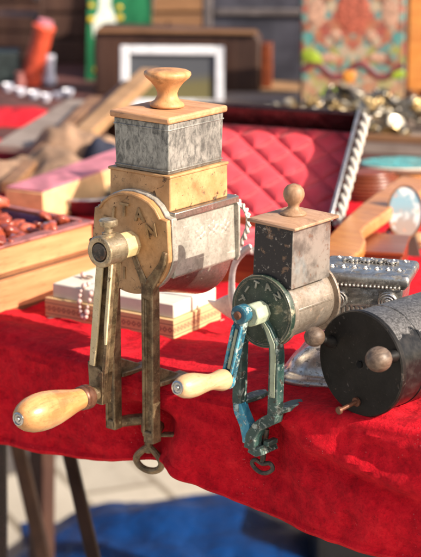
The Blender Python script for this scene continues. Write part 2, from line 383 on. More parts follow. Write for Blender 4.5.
# floral tin poster
k = Mt('floral_print'); s_ = k.sep(); cx = k.op('ABSOLUTE', s_[0])
cb = k.t.nodes.new('ShaderNodeCombineXYZ'); k.L(cx, cb.inputs[0]); k.L(s_[2], cb.inputs[2])
c1 = k.voro(78, 'Color', vec=cb.outputs[0]); sp = k.t.nodes.new('ShaderNodeSeparateColor'); k.L(c1, sp.inputs[0])
pal = k.ramp(sp.outputs[0], [(0, (.62, .50, .36)), (.14, (.50, .05, .03)), (.30, (.03, .32, .33)), (.46, (.60, .42, .28)), (.56, (.34, .36, .04)), (.66, (.55, .14, .06)), (.78, (.14, .02, .02)), (.88, (.05, .38, .38))])
pal.node.color_ramp.interpolation = 'CONSTANT'
c2 = k.voro(150, 'Color', vec=cb.outputs[0]); sp2 = k.t.nodes.new('ShaderNodeSeparateColor'); k.L(c2, sp2.inputs[0])
pal2 = k.ramp(sp2.outputs[0], [(0, (.72, .6, .45)), (.3, (.6, .2, .12)), (.6, (.06, .36, .34)), (.8, (.5, .45, .2)), (1, (.7, .6, .45))])
col = k.mix(.30, pal, pal2)
low = k.thr(s_[2], .085, .05); low = k.op('MULTIPLY', low, .45); col = k.mix(low, col, (.70, .50, .30))
M['floral'] = k.done(k.mix(1.0, col, (.50, .50, .50), 'MULTIPLY'), .3, 0, Coat_Weight=.2)

# ================================================================== SETTING
k = Mt('pale_paving'); f = k.noise(1.6, 6, .6)
col = k.mix(k.thr(f, .3, .7), (.42, .38, .32), (.56, .52, .45))
n = k.t.nodes.new('ShaderNodeTexBrick'); k.L(k.map((1, 1, 1), (0, 0, .5)), n.inputs[0]); n.inputs['Scale'].default_value = 1.6; n.inputs['Mortar Size'].default_value = .012
n.inputs['Color1'].default_value = (1, 1, 1, 1); n.inputs['Color2'].default_value = (.82, .82, .82, 1); n.inputs['Mortar'].default_value = (.45, .42, .38, 1)
col = k.mix(1.0, col, n.outputs[0], 'MULTIPLY'); k.bump(k.noise(60, 5), .3, .003)
k.bump(k.noise(9, 5), .3, .01); M['ground'] = k.done(k.mix(k.op('MULTIPLY', k.thr(k.noise(34, 6, .7), .55, .66), .4), col, (.2, .17, .13)), .8, 0)
b = MB(); S = 120
b.prism([(-S, -S, -.77), (S, -S, -.77), (S, S, -.77), (-S, S, -.77)], (0, 0, .02))
tag(b.build('ground', M['ground']), kind='structure')

# ---- velvet covered front table
T = thing('market_table', 'trestle market table under the crushed red velvet cloth carrying the grinders', 'table', (0, .35, -.75))
b = MB(); b.box((-.1, .055, .739), (1.9, .76, .022)); b.build('table_board', M['plank_wood'], T, .002)
for lx, ly, tx, ty in ((-.86, -.02, -.80, -.0), (-.865, .40, -.80, .36), (.80, -.02, .78, 0), (.80, .40, .78, .36)):
    b = MB(); b.prism([(lx-.016, ly-.01, 0), (lx+.016, ly-.01, 0), (lx+.016, ly+.02, 0), (lx-.016, ly+.02, 0)], (tx-lx, ty-ly, .728)); b.build('leg', M['dark_wood'], T, .002)

def lerp_tab(t, x):
    for (a, va), (c, vc) in zip(t, t[1:]):
        if x <= c: return va+(vc-va)*max(0, (x-a)/(c-a))
    return t[-1][1]
HEM = [(-1.0, -.115), (-.3, -.116), (-.1855, -.110), (-.127, -.106), (-.057, -.100), (0, -.088), (.026, -.083), (.045, -.081), (.069, -.088), (.107, -.096), (.15, -.103), (.21, -.108), (.255, -.110), (.32, -.111), (.6, -.115), (1, -.11)]
def axis_steps():
    xs = []; x = -1.05
    while x < .85:
        xs.append(x); x += .003 if -.35 < x < .42 else .02
    return xs
xs = axis_steps()
ss = [-1.0+.05*i for i in range(5)]      # placeholder, built below
cross = []                               # (kind, value): top from back to front, then corner, then drop
y = .80
while y > .36: cross.append(('t', y)); y -= .02
while y > .012: cross.append(('t', y)); y -= .004
for a in range(0, 91, 15): cross.append(('c', a))
for i in range(1, 31): cross.append(('d', i/30))
def cloth_pt(x, kd, v):
    tz = table_z(x); R = .007
    d1 = math.exp(-((x-.004)/.036)**2); d2 = .8*math.exp(-((x-.155)/.022)**2)
    wob = noise.noise(Vector((x*9, 3.3, 0)))*.004
    if kd == 't':
        h = .0045*noise.noise(Vector((x*14, v*11, 1)))+.0030*noise.noise(Vector((x*38, v*30, 5)))+.0020*abs(noise.noise(Vector((x*70, v*50, 8))))+.0050*abs(noise.noise(Vector((x*13+v*9, v*16-x*8, 12))))
        h += .006*math.exp(-((v-.05-.1*x)/.02)**2)*(.5+noise.noise(Vector((x*11, 7, 0)))) * (1 if v > .03 else v/.03)
        flat = max(math.exp(-((x-.01)/.05)**2-((v-.03)/.05)**2), math.exp(-((x-.16)/.04)**2-((v-.02)/.04)**2))
        return (x, v, tz+.0005+max(0, h+.0015)*(1-.9*flat)+.0005)
    if kd == 'c':
        a = rad(v); return (x, .012-R*math.sin(a)-.003+wob*a/1.57, tz+.001-R*(1-math.cos(a)))
    hem = lerp_tab(HEM, x); z0 = tz+.001-R; z = z0+(hem-z0)*v
    k_ = v
    fold = (.010*noise.noise(Vector((x*9, z*3, 9)))+.004*noise.noise(Vector((x*30, z*12, 2))))*min(1, v*1.6)
    fold += -.010*math.exp(-((x-.10-.6*(z))/.03)**2)*v
    if x > .17: g_ = min(1, (x-.17)/.05); c_ = -.006-.16*(x-.17); fold += g_*(-.007*math.exp(-((z-c_+.004)/.010)**2)+.007*math.exp(-((z-c_+.022)/.009)**2))
    fold += .0035*noise.noise(Vector((x*22+z*30, z*55-x*14, 4)))+.0016*noise.noise(Vector((x*70, z*80, 6)))+.0055*abs(noise.noise(Vector((x*17+z*26, z*24-x*5, 11))))*min(1, v*3)
    t1 = max(0, min(1, (-.022-z+tz*.6)/.014))*(1-.55*max(0, min(1, (-.05-z)/.04))); t2 = max(0, min(1, (-.002-z)/.014))*(1-.9*max(0, min(1, (-.045-z)/.03)))
    yy = .0+wob+fold-.004*v
    yy = yy*(1-max(d1*t1, d2*t2)) + (d1*t1*.034+d2*t2*.026)
    hh = (1-v)*abs(hem)
    yy -= .0026*math.exp(-((hh-.0035)/.0022)**2); yy += .0012*math.exp(-((hh-.0080)/.0012)**2)
    return (x, yy, z)
bm = bmesh.new(); grid = [[bm.verts.new(cloth_pt(x, *c)) for x in xs] for c in cross]
for i in range(len(cross)-1):
    for j in range(len(xs)-1): bm.faces.new([grid[i][j], grid[i+1][j], grid[i+1][j+1], grid[i][j+1]])
b = MB(); b.bm.free(); b.bm = bm
velvet = b.build('velvet_cloth', M['velvet'], solid=.0014)
tag(velvet, 'crushed red velvet cloth covering the table with a hemmed edge hanging in front', 'tablecloth')

# ---- rear table with its cloth
T2 = thing('market_table', 'second table behind the velvet one, carrying the blurred frames and boxes', 'table', (-1.2, 1.45, -.75))
b = MB(); b.box((0, 0, .735), (2.1, 1.25, .022)); b.build('table_board', M['plank_wood'], T2, .002)
for sx in (-1, 1):
    for sy in (-1, 1):
        b = MB(); b.box((sx*.98, sy*.57, .362), (.04, .03, .724)); b.build('leg', M['mid_wood'], T2, .002)
k = Mt('dull_brown_cloth')
bm = bmesh.new(); b = MB(); b.bm.free(); b.bm = bm; nx, ny = 90, 60
g = [[bm.verts.new((-2.26+i*2.12/nx, .815+j*1.27/ny, -.0005+.0025*noise.noise(Vector((i*.3, j*.3, 0))))) for i in range(nx+1)] for j in range(ny+1)]
for j in range(ny):
    for i in range(nx): bm.faces.new([g[j][i], g[j][i+1], g[j+1][i+1], g[j+1][i]])
tag(b.build('dark_cloth', simple('dark_maroon_cloth', (.10, .035, .03), .85, scale=10), solid=.0012), 'dark maroon cloth spread over the rear table beneath the blurred goods', 'tablecloth')

# ================================================================== helpers for the grinders
def arc_text(b, s, R, angs, y, size, ext, tw=.55):
    for ch, a in zip(s, angs):
        a_ = rad(a)
        b.text(ch, size, ext, Matrix.Translation((R*math.cos(a_), y, R*math.sin(a_))) @ Matrix.Rotation(-(PI/2-a_)*tw, 4, 'Y') @ Matrix.Rotation(PI/2, 4, 'X'))
def turned_handle(root, start, direc, prof, ferr, mat, name='handle'):
    h = MB().lathe(prof, start, direc, 40).build(name, mat, root, sharp=60)
    s, d = Vector(start), Vector(direc).normalized()
    MB().lathe(ferr, s, d, 32).build('ferrule', M['rust_ring'], h, sharp=40)
    L = prof[-1][1]
    MB().lathe([(.0, L-.001), (.0060, L-.001), (.0066, L+.0004), (.0066, L+.0016), (.0052, L+.0022), (.0045, L+.0012), (.0028, L+.0012), (.0022, L+.003), (0, L+.0034)], s, d, 28).build('end_rivet', M['cap'], h, sharp=30)
    return h
M['rust_ring'] = metal('rusty_ferrule', (.12, .05, .03), (.22, .10, .06), .4, .5, (.4, .3, .2), .62, .5)

def smoothbar(b, pts, w, y0, y1):
    P = [Vector((p[0], 0, p[1])) for p in pts]; Ls, Rs = [], []
    for i, p in enumerate(P):
        a = P[max(0, i-1)]; c = P[min(len(P)-1, i+1)]; t = (c-a).normalized(); n_ = Vector((t.z, 0, -t.x)); ww = w[i] if isinstance(w, (list, tuple)) else w
        Ls.append(p+n_*ww/2); Rs.append(p-n_*ww/2)
    v = [[b._v((l.x, y0, l.z)), b._v((r.x, y0, r.z)), b._v((r.x, y1, r.z)), b._v((l.x, y1, l.z))] for l, r in zip(Ls, Rs)]
    for A, B in zip(v, v[1:]):
        for k_ in range(4): l_ = (k_+1) % 4; b._f([A[k_], A[l_], B[l_], B[k_]])
    b._f(v[0][::-1]); b._f(v[-1])

# ================================================================== LARGE GRINDER
G = thing('nut_grinder', 'tall ochre hand grinder with wooden knob lid, lettered TITAN, clamped to the table edge', 'grinder', (.003, 0, 0))
C0 = (.001, -.004, .1446)     # drum axis in local coordinates
# barrel
b = MB(); b.tube([(C0[0], -.003, .1390), (C0[0], .042, .1290), (C0[0], .0885, .1175)], [.0440, .0445, .0450], 72, upv=(1, 0, 0)); barrel = b.build('drum', M['barrel'], G, .001, label='bare metal drum with a worn side panel')
b = MB()
b.prism([(-.0440, -.002, .134), (-.0455, -.002, .1725), (.0440, -.002, .1725), (.0462, -.002, .1155), (.0436, -.002, .1125)], (0, .096, 0))
b.build('side_panel', M['worn_cream'], barrel, .0010)
b = MB(); b.prism([(-.047, .0935, .1740), (.0470, .0935, .1740), (.0500, .0935, .170), (.0505, .0935, .118), (.0475, .0935, .1125), (-.040, .0935, .1125)], (0, .0028, 0)); b.build('rear_flange', M['worn_cream'], barrel, .0008)
random.seed(9); b = MB()
for fc in ((.040, .147), (.060, .150), (.079, .148)):   # shallow worn flowers cast into the panel
    for i in range(6): b.blob((.0443+.00002*i, fc[0]+.0052*math.cos(i*1.047+fc[0]*60), fc[1]+.0060*math.sin(i*1.047+fc[0]*60)), (.0010, .0048, .0030), 16, Euler((i*1.047+fc[0]*60, 0, 0)))
    b.blob((.0447, fc[0], fc[1]), (.0010, .0024, .0026), 12)
b.build('relief_scroll', M['worn_cream'], barrel)
# ledge
b = MB(); b.box((.0000, .0465, .1755), (.096, .101, .0075)); b.build('ledge', M['barrel'], barrel, .0012)
# rust and bracket on side
# plate
b = MB(); pts = []
R = .0505; yp = -.0165
for a in range(-170, -9, 4): pts.append((C0[0]+R*math.cos(rad(a)), yp, C0[2]+R*math.sin(rad(a))))
up = [(.0475, .0290), (.0405, .0305), (.034, .0395), (.026, .0455), (.014, .0495), (.001, .0510), (-.012, .0500), (-.025, .0450), (-.034, .0385), (-.0395, .0315), (-.0455, .0300)]
for x_, z_ in up: pts.append((C0[0]+x_, yp, C0[2]+z_))
b.prism(pts, (0, .0055, 0)); plate = b.build('front_plate', M['ochre'], G, .0012, label='ochre front plate with raised letters')
b = MB(); pts2 = [(C0[0]+(p[0]-C0[0])*1.02, -.0105, C0[2]+(p[2]-C0[2])*1.015+.0006) for p in pts]
b.prism(pts2, (0, .0080, 0)); b.build('rear_plate', M['worn_cream'], plate, .0010)
# raised rib following the arch
b = MB()
path = [(C0[0]+x_*.965, yp-.0006, C0[2]+z_*.965) for x_, z_ in up[1:-1]]
b.tube(path, .0016, 8); b.build('arch_rim', M['ochre'], plate)
b = MB(Matrix.Translation((C0[0], 0, C0[2])))
arc_text(b, 'TITAN', .0330, (152, 126, 100, 66, 30), yp-.0002, .0180, .0018, .22)
b.build('lettering', M['letters'], plate, label='raised letters TITAN')
b = MB(Matrix.Translation((C0[0], 0, C0[2]))); b.text('1', .016, .001, Matrix.Translation((-.007, yp, -.0315)) @ Matrix.Rotation(PI/2, 4, 'X')); b.build('numeral', M['letters'], plate)
# hub, sleeve
b = MB(); cx, cz = C0[0]+.0015, C0[2]
pts = [(cx+.0135*math.cos(rad(a)), yp, cz+.0135*math.sin(rad(a))) for a in range(0, 360, 45)]
b.prism([(p[0], p[1]+.001, p[2]) for p in pts], (0, -.028, 0)); hub = b.build('hub', M['hub_cream'] if 'hub_cream' in M else M['gold_edge'], G, .0014, label='pale eight sided hub')
# ochre yellow box + tin hopper
b = MB(); b.frustum((.0035, .0410, .1792), (.077, .090), (.077, .089), .0335); yb = b.build('lower_hopper', M['ochre'], G, .0015, label='ochre painted lower box')
b = MB(); b.box((.0035, .0405, .2135), (.0795, .0915, .003)); b.build('rim', M['ochre'], yb, .0010)
b = MB(); b.frustum((.0058, .0385, .2150), (.0665, .083), (.0690, .0845), .0495); hop = b.build('hopper', M['tin'], G, .0010, label='mottled tin hopper box')
b = MB(); b.box((.0058, .0385, .2185), (.0685, .085, .0018)); b.box((.0058, .0385, .2585), (.0700, .0858, .0016)); b.build('rolled_seam', M['tin'], hop, .0006)
b = MB(); b.box((.0058, .0385, .2682), (.0755, .0915, .0070)); lid = b.build('lid', M['lid_wood'], G, .0022, label='pale wooden lid')
b = MB(); prof = [(.0, 0), (.0165, 0), (.0172, .0015), (.0165, .0035), (.0125, .0062), (.0102, .0100), (.0098, .0135), (.0115, .0180), (.0160, .0240), (.0215, .0288), (.0232, .0315), (.0228, .0340), (.0195, .0358), (.0120, .0368), (0, .0372)]
b.lathe(prof, (.0035, .0385, .2722), (0, .03, 1), 48); b.build('knob', M['knob_wood'], lid, sharp=70)
# legs: ribbed castings
def leg_casting(root, x, top, bot, yc, wmat, smat, w=.0125, name='leg', strip=True):
    b = MB(); hw = w/2
    sec = [(-hw, -.0065), (-hw+.0028, -.0065), (-hw+.0036, -.0035), (hw-.0036, -.0035), (hw-.0028, -.0065), (hw, -.0065), (hw, .0050), (-hw, .0050)]
    b.prism([(x+s[0], yc+s[1], bot) for s in sec], (0, 0, top-bot))
    o = b.build(name, wmat, root, .0009)
    if strip:
        b = MB(); b.box((x+hw-.0012, yc-.0068, (top+bot)/2+.004), (.0017, .0012, (top-bot)*.86)); b.build('worn_stripe', smat, o, .0004)
    return o
lgL = leg_casting(G, -.0255, .112, -.050, -.0125, M['iron'], M['iron_gold'] if 'iron_gold' in M else M['iron'], strip=False)
lgR = leg_casting(G, .0240, .106, -.050, -.0125, M['iron'], M['iron'], w=.0145, strip=False)
for o_, x_ in ((lgL, -.0255), (lgR, .0240)):
    sg = 1 if x_ > 0 else -1
    b = MB(); smoothbar(b, [(x_, .092), (x_+sg*.002, .106), (x_+sg*.011, .118), (x_+sg*.019, .130), (x_+sg*.0225, .143)], [.0135, .013, .0105, .008, .005], -.0195, -.0100)
    smoothbar(b, [(x_-sg*.001, .096), (x_-sg*.004, .108), (x_-sg*.011, .121), (x_-sg*.018, .135)], [.012, .009, .0065, .006], -.0186, -.0123)
    b.build('fork', M['iron'], o_, .0014)
    b = MB(); b.prism([(x_-.006, -.0078, .0015), (x_+.008, -.0078, .0015), (x_+.012, .034, .0015), (x_-.004, .036, .0015)], (0, 0, .0050))
    b.prism([(x_, -.008, .006), (x_, -.008, .022), (x_, .028, .006)], (.003, 0, 0))
    b.build('foot', M['iron'], o_, .0012)
# lower jaw
b = MB()
b.prism([(-.032, -.019, -.052), (-.019, -.019, -.052), (-.019, -.019, -.042), (-.032, -.019, -.042)], (0, .012, 0))
b.tube([(-.0255, -.010, -.047), (-.020, .004, -.047), (-.008, .011, -.045), (.004, .011, -.045), (.016, .008, -.047), (.024, -.010, -.050)], [.0055, .006, .006, .0065, .006, .0055], 10, sq=1)
b.lathe([(.0085, 0), (.0095, .002), (.0095, .013), (.0080, .016)], (.004, .009, -.057), (0, 0, 1), 24)
b.prism([(.018, -.019, -.056), (.031, -.019, -.056), (.031, -.019, -.044), (.018, -.019, -.044)], (0, .013, 0))
b.box((.034, .004, -.0505), (.020, .010, .0035), Euler((0, -.15, .2)))
jaw = b.build('clamp_jaw', M['iron'], G, .0014)
b = MB(); b.lathe([(.0038, 0), (.0038, .05)], (.0015, .009, -.078), (0, 0, 1), 20)
for i in range(24):
    b.tube([(.0015+.0040*math.cos(a*PI/6), .009+.0040*math.sin(a*PI/6), -.072+i*.0016+a*.0016/12) for a in range(13)], .0006, 5)
scr = b.build('clamp_screw', M['iron'], G)
b = MB(); heart = []
for t in range(36):
    a = 2*PI*t/36; X_ = .0150*math.sin(a)*(1+.12*math.cos(a)); Z_ = -.0135*math.cos(a)
    if Z_ < 0: Z_ *= .85
    X_ *= (1-.50*max(0, Z_/.0135)**1.3)
    heart.append((.0015+X_, .009+.002*math.sin(a), -.0862-(-Z_)*1.0))
b.tube(heart, .0036, 10, True); b.build('ring_handle', M['iron'], scr)
# crank
b = MB(Matrix.Translation((.0095, -.058, .1478)))
b.lathe([(.0135, -.0), (.0155, .0012), (.0155, .025), (.0145, .0265), (.0095, .0265), (.0090, .024)], (0, .0135, 0), (0, -1, 0), 44)
crank = b.build('crank', M['screw'], G, .0006, sharp=30, label='worn crank with cream stripes')
b = MB(Matrix.Translation((.0095, -.058, .1478))); b.lathe([(.0088, 0), (.0088, .0262), (.0080, .0275), (0, .0278)], (0, .0140, 0), (0, -1, 0), 32); b.build('shaft_end', M['iron_dark'], crank)
b = MB(Matrix.Translation((.0095, -.0570, .1478))); b.lathe([(.0066, .013), (.0066, .0165), (.0040, .0175), (.0040, .0225), (.0085, .0235), (.0092, .0250), (.0092, .0285), (.0080, .0298), (0, .0300)], (0, 0, 0), (0, 0, 1), 28)
b.build('thumb_screw', M['screw'], crank, sharp=30)
ax0, ax1 = Vector((.0095, -.0575, .137)), Vector((-.0055, -.0575, .003))
b = MB(); w0 = .0098
b.prism([(ax0.x-w0, -.062, ax0.z), (ax0.x-w0+.0078, -.062, ax0.z), (ax1.x-w0+.0070, -.062, ax1.z+.01), (ax1.x-w0, -.062, ax1.z+.002)], (0, .012, 0))
b.prism([(ax0.x+w0-.0035, -.062, ax0.z), (ax0.x+w0, -.062, ax0.z), (ax1.x+w0, -.062, ax1.z), (ax1.x+w0-.0035, -.062, ax1.z+.01)], (0, .012, 0))
b.prism([(ax0.x-w0, -.058, ax0.z), (ax0.x+w0, -.058, ax0.z), (ax1.x+w0, -.058, ax1.z), (ax1.x-w0, -.058, ax1.z)], (0, .008, 0))
b.prism([(ax1.x-w0, -.0625, ax1.z+.030), (ax1.x+w0, -.0625, ax1.z+.022), (ax1.x+w0-.001, -.0625, ax1.z-.012), (ax1.x-w0+.002, -.0625, ax1.z-.012)], (0, .013, 0))
b.lathe([(.0075, 0), (.0068, .016)], (ax1.x, -.060, ax1.z-.001), (0, -1, 0), 24)
arm = b.build('arm', M['iron'], crank, .0008)
def al(t, dx): return (ax0.x+(ax1.x-ax0.x)*t+dx, ax0.z+(ax1.z-ax0.z)*t)
b = MB(); smoothbar(b, [al(.0, -w0+.0040), al(.60, -w0+.0038), al(.80, -w0+.0034)], [.0084, .0080, .0062], -.0640, -.0615); b.build('stripe', M['gold_edge'], crank, .0005)
b = MB(); smoothbar(b, [al(.0, w0-.0022), al(.50, w0-.0022), al(.62, w0-.0012)], [.0040, .0038, .0022], -.0640, -.0615); b.build('stripe', M['gold_edge'], crank, .0004)
hp = [(0, .002), (.0088, .002), (.0100, .006), (.0105, .014), (.0120, .024), (.0146, .036), (.0172, .050), (.0184, .062), (.0183, .072), (.0170, .082), (.0142, .090), (.0108, .0955), (.0070, .0985), (0, .0985)]
turned_handle(G, (ax1.x-.000, -.074, ax1.z-.0015), (.025, -1, .04), hp, [(0, -.002), (.0105, -.002), (.0120, 0), (.0122, .004), (.0108, .0055), (.0118, .0070), (.0118, .0100), (.0106, .0115), (0, .0115)], M['handle_wood'])

# ================================================================== SMALL GRINDER
G2 = thing('nut_grinder', 'small green and blue hand grinder with blackened tin hopper and ball knob lid', 'grinder', (.159, 0, .006), (0, rad(1.6), 0))
cz = .0975; RS = .0350
b = MB(); b.lathe([(.0315, -.004), (.0315, .060)], (.002, 0, cz), (0, 1, 0), 56); dr = b.build('drum', M['small_barrel'], G2, .0008)
b = MB(); b.lathe([(.0315, 0), (.0368, .0005), (.0368, .0035), (.0315, .004)], (.002, .0585, cz), (0, 1, 0), 56); b.build('rear_flange', M['small_barrel'], dr, .0005)
b = MB(); b.box((.0315, .028, cz+.004), (.0045, .055, .003)); b.build('side_seam', M['small_barrel'], dr, .0008)
b = MB(); b.lathe([(0, 0), (.0315, 0), (.0318, -.0012), (.0345, -.0014), (.0352, .0), (.0352, .0075), (.034, .009), (0, .009)], (.002, -.0135, cz), (0, 1, 0), 64)
pl = b.build('front_plate', M['green'], G2, sharp=30, label='dark green front disc with raised letters')
b = MB(); b.lathe([(.0345, 0), (.0358, .0008), (.0358, .0058), (.0345, .0064)], (.002, -.0095, cz), (0, 1, 0), 64); b.build('disc_rim', M['small_barrel'], pl, sharp=30)
b = MB(Matrix.Translation((.002, 0, cz))); arc_text(b, 'TITAN', .0255, (163, 135, 107, 76, 46), -.0138, .0098, .0013, .75)
b.build('lettering', M['letters2'], pl, label='raised letters TITAN')
b = MB(); pts = [(.0015+.0112*math.cos(rad(a)), -.0130, cz+.0112*math.sin(rad(a))) for a in range(0, 360, 45)]
b.prism(pts, (0, -.020, 0)); b.build('hub', M['pale_green'], G2, .0015, label='pale green eight sided hub')
# hopper
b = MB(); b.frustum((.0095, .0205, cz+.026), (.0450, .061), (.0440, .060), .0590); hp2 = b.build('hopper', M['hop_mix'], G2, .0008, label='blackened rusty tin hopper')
b = MB(); b.box((.0095, .0205, cz+.0848), (.0560, .0700, .0032)); b.frustum((.0095, .0205, cz+.0864), (.0545, .0690), (.040, .050), .0022)
lid2 = b.build('lid', M['grey_wood'], G2, .0010, label='thin wooden lid')
b = MB(); prof = [(0, 0), (.0120, 0), (.0125, .0012), (.0110, .0028), (.0072, .0050), (.0052, .0075), (.0055, .0100), (.0080, .0130), (.0098, .0170), (.0101, .0200), (.0092, .0240), (.0065, .0274), (.003, .0288), (0, .0290)]
b.lathe(prof, (.0095, .0205, cz+.0884), (-.02, 0, 1), 40); b.build('knob', M['knob2'], lid2, sharp=70)
# legs & jaw
def flatbar(b, pts, w, y0, y1):
    P = [Vector((p[0], 0, p[1])) for p in pts]; Ls, Rs = [], []
    for i, p in enumerate(P):
        a = P[max(0, i-1)]; c = P[min(len(P)-1, i+1)]; t = (c-a).normalized(); n_ = Vector((t.z, 0, -t.x)); ww = w[i] if isinstance(w, (list, tuple)) else w
        Ls.append(p+n_*ww/2); Rs.append(p-n_*ww/2)
    for i in range(len(P)-1):
        q = [Ls[i], Ls[i+1], Rs[i+1], Rs[i]]; b.prism([(v_.x, y0, v_.z) for v_ in q], (0, y1-y0, 0))
b = MB(); smoothbar(b, [(-.020, .075), (-.0225, .060), (-.0225, .006), (-.0220, .0)], .0100, -.018, -.007); l1 = b.build('leg', M['green_leg'], G2, .0010)
b = MB(); smoothbar(b, [(.0050, .0900), (.0115, .0830), (.0185, .0700), (.0200, .058), (.0202, .0005)], [.008, .0085, .010, .0105, .0110], -.0185, -.007); l2 = b.build('leg', M['green_leg'], G2, .0010, label='leg with a pale green stripe')
b = MB(); smoothbar(b, [(.0065, .0895), (.0125, .0820), (.0187, .0695), (.0200, .058), (.0202, .018)], [.003, .0045, .006, .006, .0058], -.0192, -.0180); b.build('pale_stripe', M['pale_green'], l2, .0004)
for o_, x_ in ((l1, -.022), (l2, .0205)):
    b = MB(); v_ = [(x_-.006, -.010), (x_+.007, -.010), (x_+.010, .012), (x_+.008, .022), (x_+.001, .027), (x_-.004, .018)]
    b.prism([(p[0], p[1], .001) for p in v_], (0, 0, .0048)); b.build('foot', M['green_leg'], o_, .0013)
b = MB(); smoothbar(b, [(-.0222, .002), (-.0195, -.006), (-.0125, -.0175), (-.0085, -.030), (-.0085, -.036)], [.0105, .0115, .0115, .012, .011], -.0185, -.0065)
j1 = b.build('clamp_jaw', M['blue'], G2, .0016, label='blue left arm of the clamp')
b = MB(); smoothbar(b, [(.0202, .001), (.0195, -.0040), (.0120, -.0085), (.0020, -.0165), (-.0040, -.0270), (-.0050, -.0400)], [.0110, .0120, .0110, .0105, .0115, .013], -.0188, -.0060)
smoothbar(b, [(-.0060, -.0390), (.0020, -.0420), (.0085, -.0385)], [.010, .009, .009], -.0180, .0080)
b.box((.0095, -.004, -.0330), (.006, .016, .0050))
b.build('clamp_jaw', M['green_leg'], G2, .0018, label='dark green right arm of the clamp')
b = MB(); b.lathe([(.0028, 0), (.0030, .034)], (.0000, -.003, -.0555), (.10, 0, 1), 16)
s2 = b.build('clamp_screw', M['iron_dark'], G2)
b = MB(); heart = []
for t in range(40):
    a = 2*PI*t/40; X_ = .0118*math.sin(a); Z_ = .0072*math.cos(a)
    Z_ += (-.0050*math.exp(-(a if a < PI else a-2*PI)**2*3.2))      # dimple of the heart at the top
    if Z_ < 0: X_ *= .75+.25*(1+Z_/.0072); 
    heart.append((X_-.0000, -.003+.001*math.sin(a), -.0600+Z_*1.0))
b.tube(heart, .0022, 10, True); b.build('heart_handle', M['iron_dark'], s2)
# crank
py_ = -.0365
pv = Vector((-.0030, py_, .0995)); ar = Vector((-.0170, py_, .0335))
b = MB(); smoothbar(b, [(pv.x, pv.z), (ar.x, ar.z)], [.0125, .0120], py_-.0040, py_+.0030)
b.lathe([(.0084, 0), (.0090, .001), (.0090, .0105), (.0082, .0115), (0, .0115)], (pv.x, py_+.0040, pv.z), (0, -1, 0), 32)
ck = b.build('crank', M['blue_dark'], G2, .0012, label='navy and turquoise painted crank arm')
d_ = (ar-pv)
for s_ in (-1, 1):
    b = MB(); smoothbar(b, [(pv.x+d_.x*.17+s_*.0046, pv.z+d_.z*.17), (ar.x-d_.x*.06+s_*.0044, ar.z-d_.z*.08)], .0024, py_-.0062, py_-.0030); b.build('rib', M['blue'], ck, .0006)
b = MB(); smoothbar(b, [(pv.x+d_.x*.22, pv.z+d_.z*.22), (ar.x-d_.x*.16, ar.z-d_.z*.16)], .0034, py_-.0052, py_-.0035); b.build('stripe', M['pale_green'], ck, .0005)
b = MB(); b.lathe([(.0040, 0), (.0040, .0020), (.003, .003), (0, .003)], (pv.x, py_-.0070, pv.z), (0, -1, 0), 20); b.build('rivet', M['rust_ring'], ck)
b = MB(); b.blob((ar.x, py_-.001, ar.z-.002), (.0075, .0055, .0085), 16); b.build('crank_end', M['blue'], ck)
hp = [(0, .001), (.0088, .001), (.0100, .003), (.0104, .007), (.0092, .013), (.0078, .020), (.0078, .027), (.0095, .038), (.0112, .048), (.0116, .056), (.0105, .064), (.0085, .069), (.0066, .0715), (0, .0715)]
turned_handle(G2, (ar.x, py_-.005, ar.z), (0, -1, .14), hp, [(0, -.0006), (.0060, -.0006), (.0060, .0012), (0, .0012)], M['handle_pale'])

# ================================================================== BLACK CYLINDER WITH BALL FEET
K = thing('cylinder_appliance', 'black enamelled cylinder lying on its side with two ball feet and one bare bolt', 'appliance', (.2585, .015, table_z(.2585)+.001), (0, 0, rad(-6)))
ZC = .0515
b = MB(); b.lathe([(.0475, .0), (.0475, .028), (.0482, .0285), (.0482, .031), (.0475, .0315), (.0475, .165), (.045, .168), (0, .168)], (0, .004, ZC), (.0, 1, 0), 80)
sh = b.build('shell', M['shell'], K, sharp=30, label='black shell worn to bare grey metal on top')
b = MB(); b.lathe([(.0030, -.0002), (.0030, .0), (.0490, .0), (.0502, .0012), (.0502, .0055), (.0490, .0065), (0, .0065)], (0, -.004, ZC), (0, 1, 0), 80)
b.lathe([(.0046, .002), (.0042, 0), (.0030, .0004), (.0028, .004)], (0, -.0046, ZC), (0, 1, 0), 20)
dk = b.build('end_disc', M['black_disc'], K, sharp=30)
b = MB(); b.lathe([(.0030, 0), (.0030, -.0010), (0, -.0010)], (0, -.0049, ZC), (0, 1, 0), 16); b.build('centre_hole', simple('hole_shade_black', (.002, .002, .002), .9, bump=0), dk)  # near-black disc paints the shade inside the hole; nothing is bored
for i, ((x, z), (dx, dz), r) in enumerate((((-.0346, .0140), (-.10, .42), .0098), ((.0400, .0165), (.10, .12), .0122))):
    b = MB(); b.lathe([(.0062, -.001), (.0058, .004), (.0040, .008), (.0036, .020)], (x, -.004, ZC+z), (dx, -1, dz), 24); ft = b.build('foot', M['black_disc'], K, sharp=40, label=('left ball foot', 'right ball foot')[i])
    d = Vector((dx, -1, dz)).normalized()
    c = Vector((x, -.004, ZC+z))+d*(.018+r*.6)
    b = MB(); b.blob(c, (r, r, r*.95), 28); b.build('ball', M['ball_wood'], ft)
b = MB(); b.lathe([(.0045, -.001), (.0045, .0015), (.0020, .002), (.0020, .021), (.0036, .0215), (.0036, .0242), (.0028, .0248), (0, .0248)], (-.0031, -.004, ZC-.037), (-.08, -1, -.16), 20)
b.build('bolt', M['rust_ring'], K, sharp=30, label='bare rusty bolt without its ball')

